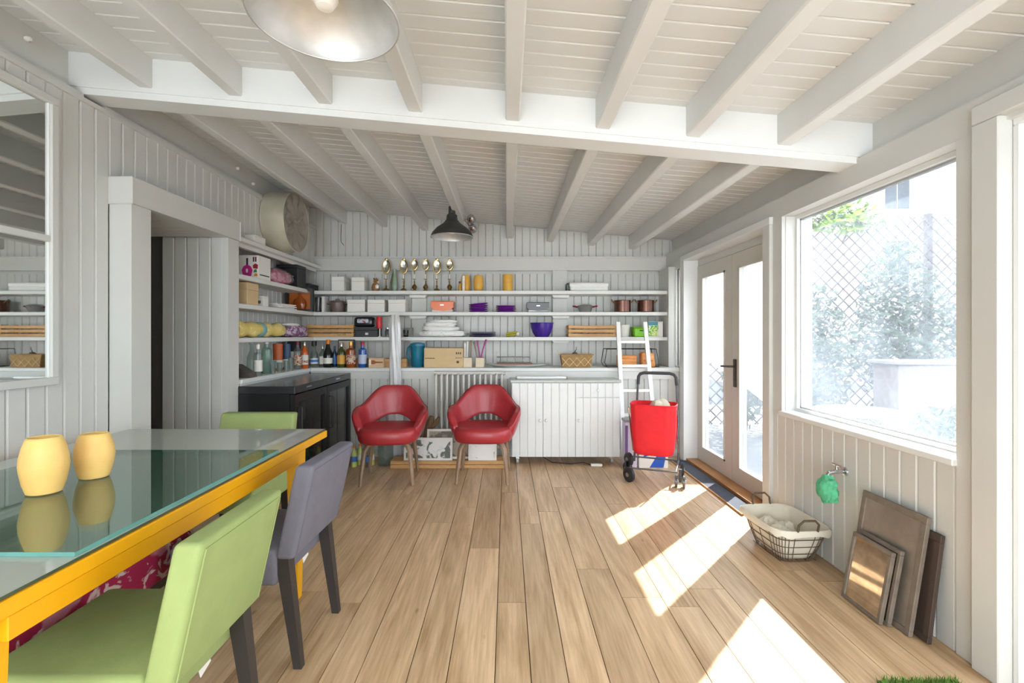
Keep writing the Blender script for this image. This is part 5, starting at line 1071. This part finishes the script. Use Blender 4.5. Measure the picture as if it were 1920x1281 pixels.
# ------------------------------------------------------------------ garden outside
gd = struct(MB().box(1.97, 40, -20, 40, -.3, -.06).build('ground', mat('paving', (72, 72, 72), .8, var=.08, scale=2)))
LEAFM = mat('leaf_green', (50, 68, 38), .6, var=.3, scale=6, rnd=.1); LEAFY = mat('leaf_yellow', (128, 156, 44), .6, var=.2, scale=6)
def foliage(mb, c, rad, n, seed, s0=.05):
    rg = random.Random(seed)
    for k in range(n):
        d = Vector((rg.gauss(0, 1), rg.gauss(0, 1), rg.gauss(0, 1))).normalized()*(rg.random()**.4)
        p = Vector(c)+Vector((d.x*rad[0], d.y*rad[1], d.z*rad[2]))
        u = Vector((rg.uniform(-1, 1), rg.uniform(-1, 1), rg.uniform(-1, 1))).normalized(); v = u.orthogonal().normalized(); s_ = s0*rg.uniform(.6, 1.3)
        mb.add([p-u*s_, p+v*s_*.45, p+u*s_, p-v*s_*.45], [(0, 1, 2, 3)])
FY = 6.7
# diamond lattice fence
o = thing('lattice_fence', 'tall diamond lattice fence behind the garden hedge', 'fence', (5.2, FY+.35, -.06)); LAT = mat('lattice_brown', (84, 74, 70), .8)
mb = MB(); W_, H_, st = 6.2, 3.05, .17
k = -W_/2-H_
while k < W_/2:
    for sg in (1, -1):
        x0, z0, x1, z1 = k, 0., k+H_, H_
        if x0 < -W_/2: z0 += -W_/2-x0; x0 = -W_/2
        if x1 > W_/2: z1 -= x1-W_/2; x1 = W_/2
        if z1-z0 > .05:
            dx = .012; P = [(x, y, zz) for (xx, zz) in ((x0, z0), (x1, z1)) for y in ((-.01, 0) if sg > 0 else (0, .01)) for x in (xx-dx, xx+dx)]
            mb.hexa([(p[0]*sg, p[1], p[2]) for p in P])
    k += st
b = mb.build('lattice', LAT, o); b['kind'] = 'stuff'
for k in range(4): MB().box(-W_/2+k*W_/3-.04, -W_/2+k*W_/3+.04, .012, .09, 0, H_+.05).build('post', LAT, o)
for k, (x, w_, h_, n) in enumerate(((4.2, .6, 2.0, 2400), (5.4, .6, 2.55, 3000), (6.75, .72, 2.55, 3200), (3.28, .3, 1.5, 900))):
    o = thing('hedge_shrub', ['leafy climbing shrub covering the middle of the lattice fence', 'tall leafy shrub growing up the lattice fence', 'broad leafy shrub at the far end of lattice fence', 'low leafy shrub near the white garden panel'][k], 'shrub', (x, FY-.1, -.06), 0, 'garden shrubs')
    mb = MB(); foliage(mb, (0, 0, h_*.52), (w_, .38, h_*.5), n, k+20, .055); b = mb.build('foliage', LEAFM, o); b['kind'] = 'stuff'
    MB().tube([(0, 0, 0), (.03, 0, h_*.3), (-.02, 0, h_*.6)], [.03, .025, .012], 7).build('stem', LAT, o)
o = thing('climbing_plant', 'bright yellow-green vine growing over the lattice fence top', 'plant', (4.9, FY+.3, 2.6)); mb = MB(); foliage(mb, (0, -.05, .35), (.7, .15, .25), 420, 50, .08); b = mb.build('foliage', LEAFY, o); b['kind'] = 'stuff'; MB().tube([(0, 0, 0), (.2, 0, .4), (.5, 0, .5)], [.015, .01, .006], 6).build('stem', LAT, o)
for k, (x, y, r_) in enumerate(((3.6, 5.0, .35), (4.3, 4.6, .4), (3.0, 4.2, .25), (3.9, 5.7, .25))):
    o = thing('garden_bush', ['small rounded bush beside the white garden table', 'rounded bush beside the pale planter wall', 'small bush between door and garden table', 'rounded bush at the foot of the lattice fence'][k], 'bush', (x, y, -.06), 0, 'rounded bushes')
    mb = MB(); foliage(mb, (0, 0, r_*.8), (r_, r_, r_*.8), 900, k+70, .045); b = mb.build('foliage', LEAFM, o); b['kind'] = 'stuff'; MB().cyl((0, 0, 0), (0, 0, r_), .02, .01).build('stem', LAT, o)
o = thing('planter_wall', 'long pale pink rendered planter box in the garden', 'planter', (5.6, 5.9, -.06)); MB().rbox(-.95, .95, -.2, .2, 0, .95, .02, 2).build('planter_body', mat('pink_render', (120, 108, 104), .8), o); MB().rbox(-1, 1, -.23, .23, .951, 1.0, .01, 1).build('coping', mat('coping', (120, 114, 110), .8), o)
o = thing('garden_table', 'white round folding garden table on the paving', 'table', (2.75, 3.75, -.06)); MB().lathe([(0, .70), (.3, .70), (.305, .712), (.3, .722), (0, .722)], 28).build('table_top', WHITEC, o)
for a_ in (0, 90): 
    ca, sa = math.cos(R(a_+45)), math.sin(R(a_+45)); MB().tube([(ca*.26, sa*.26, 0), (-ca*.2, -sa*.2, .70)], .011, 7).build('leg', WHITEC, o); MB().tube([(-ca*.26, -sa*.26, 0), (-ca*.02, -sa*.02, .34)], .011, 7).build('leg', WHITEC, o)
o = thing('flower_pot', 'large pale stone flower pot on the paving outside the window', 'pot', (3.0, 2.9, -.06)); MB().lathe([(0, 0), (.16, 0), (.24, .38), (.26, .40), (.26, .44), (.22, .44), (.2, .36), (0, .35)], 24).build('pot', mat('pale_stone', (104, 103, 101), .8), o); mb = MB(); foliage(mb, (0, 0, .55), (.28, .28, .2), 400, 91, .04); b = mb.build('foliage', LEAFM, o); b['kind'] = 'stuff'
o = thing('white_sheet', 'white canvas sheet hanging slantwise outside the french doors', 'canvas', (2.75, 6.0, 0)); 
mb = MB(); mb.grid(lambda u, v: (-.35+1.25*u+.02*math.sin(v*9), .05*math.sin(u*9+v*3), (2.6*v+(1-v)*(1.05-1.0*u)) if True else 0), 20, 16); 
n0 = len(mb.v); mb.add([(x, y+.006, zz) for x, y, zz in mb.v], [tuple(reversed([i for i in f])) for f in mb.f]); mb.build('sheet', WHITEC, o, sharp=80); MB().cyl((-.4, 0, 2.62), (.95, 0, 2.62), .02).build('pole', LAT, o); MB().cyl((-.4, 0.03, -.06), (-.4, .03, 2.62), .02).cyl((.95, .03, -.06), (.95, .03, 2.62), .02).build('upright', LAT, o)
# neighbouring house
o = thing('apartment_building', 'pale rendered apartment building beyond the lattice fence', 'building', (15, 19, -.06)); BW = mat('pale_render', (160, 156, 152), .85, var=.04, scale=.5)
MB().box(-7, 12, 0, 6, 0, 9).build('wall', BW, o); MB().box(-7.2, 12.2, -.3, 6.2, 9.001, 9.3).build('roof', BW, o)
WD = mat('window_dark', (50, 52, 56), .2)
for zz in (3.4, 6.2):
    for xx in (-5.2, -2.4, .4, 3.2, 6):
        f = MB().box(xx-.55, xx+.55, -.06, 0.02, zz, zz+1.7).build('window', WHITEC, o); MB().box(xx-.47, xx-.03, -.09, -.061, zz+.08, zz+1.62).build('pane', WD, f); MB().box(xx+.03, xx+.47, -.09, -.061, zz+.08, zz+1.62).build('pane', WD, f)
o = thing('garden_shed', 'low pinkish house wall with small window beyond the fence', 'building', (8.2, 12.5, -.06)); MB().box(-2.2, 1.2, 0, 3, 0, 4.2).build('wall', mat('pink_wall', (176, 156, 148), .85), o); MB().box(-2.3, 1.3, -.2, 3.1, 4.201, 4.4).build('roof', LAT, o); f = MB().box(-1.6, -.9, -.05, .02, 3.0, 3.7).build('window', WHITEC, o); MB().box(-1.53, -.97, -.07, -.051, 3.07, 3.63).build('pane', WD, f)
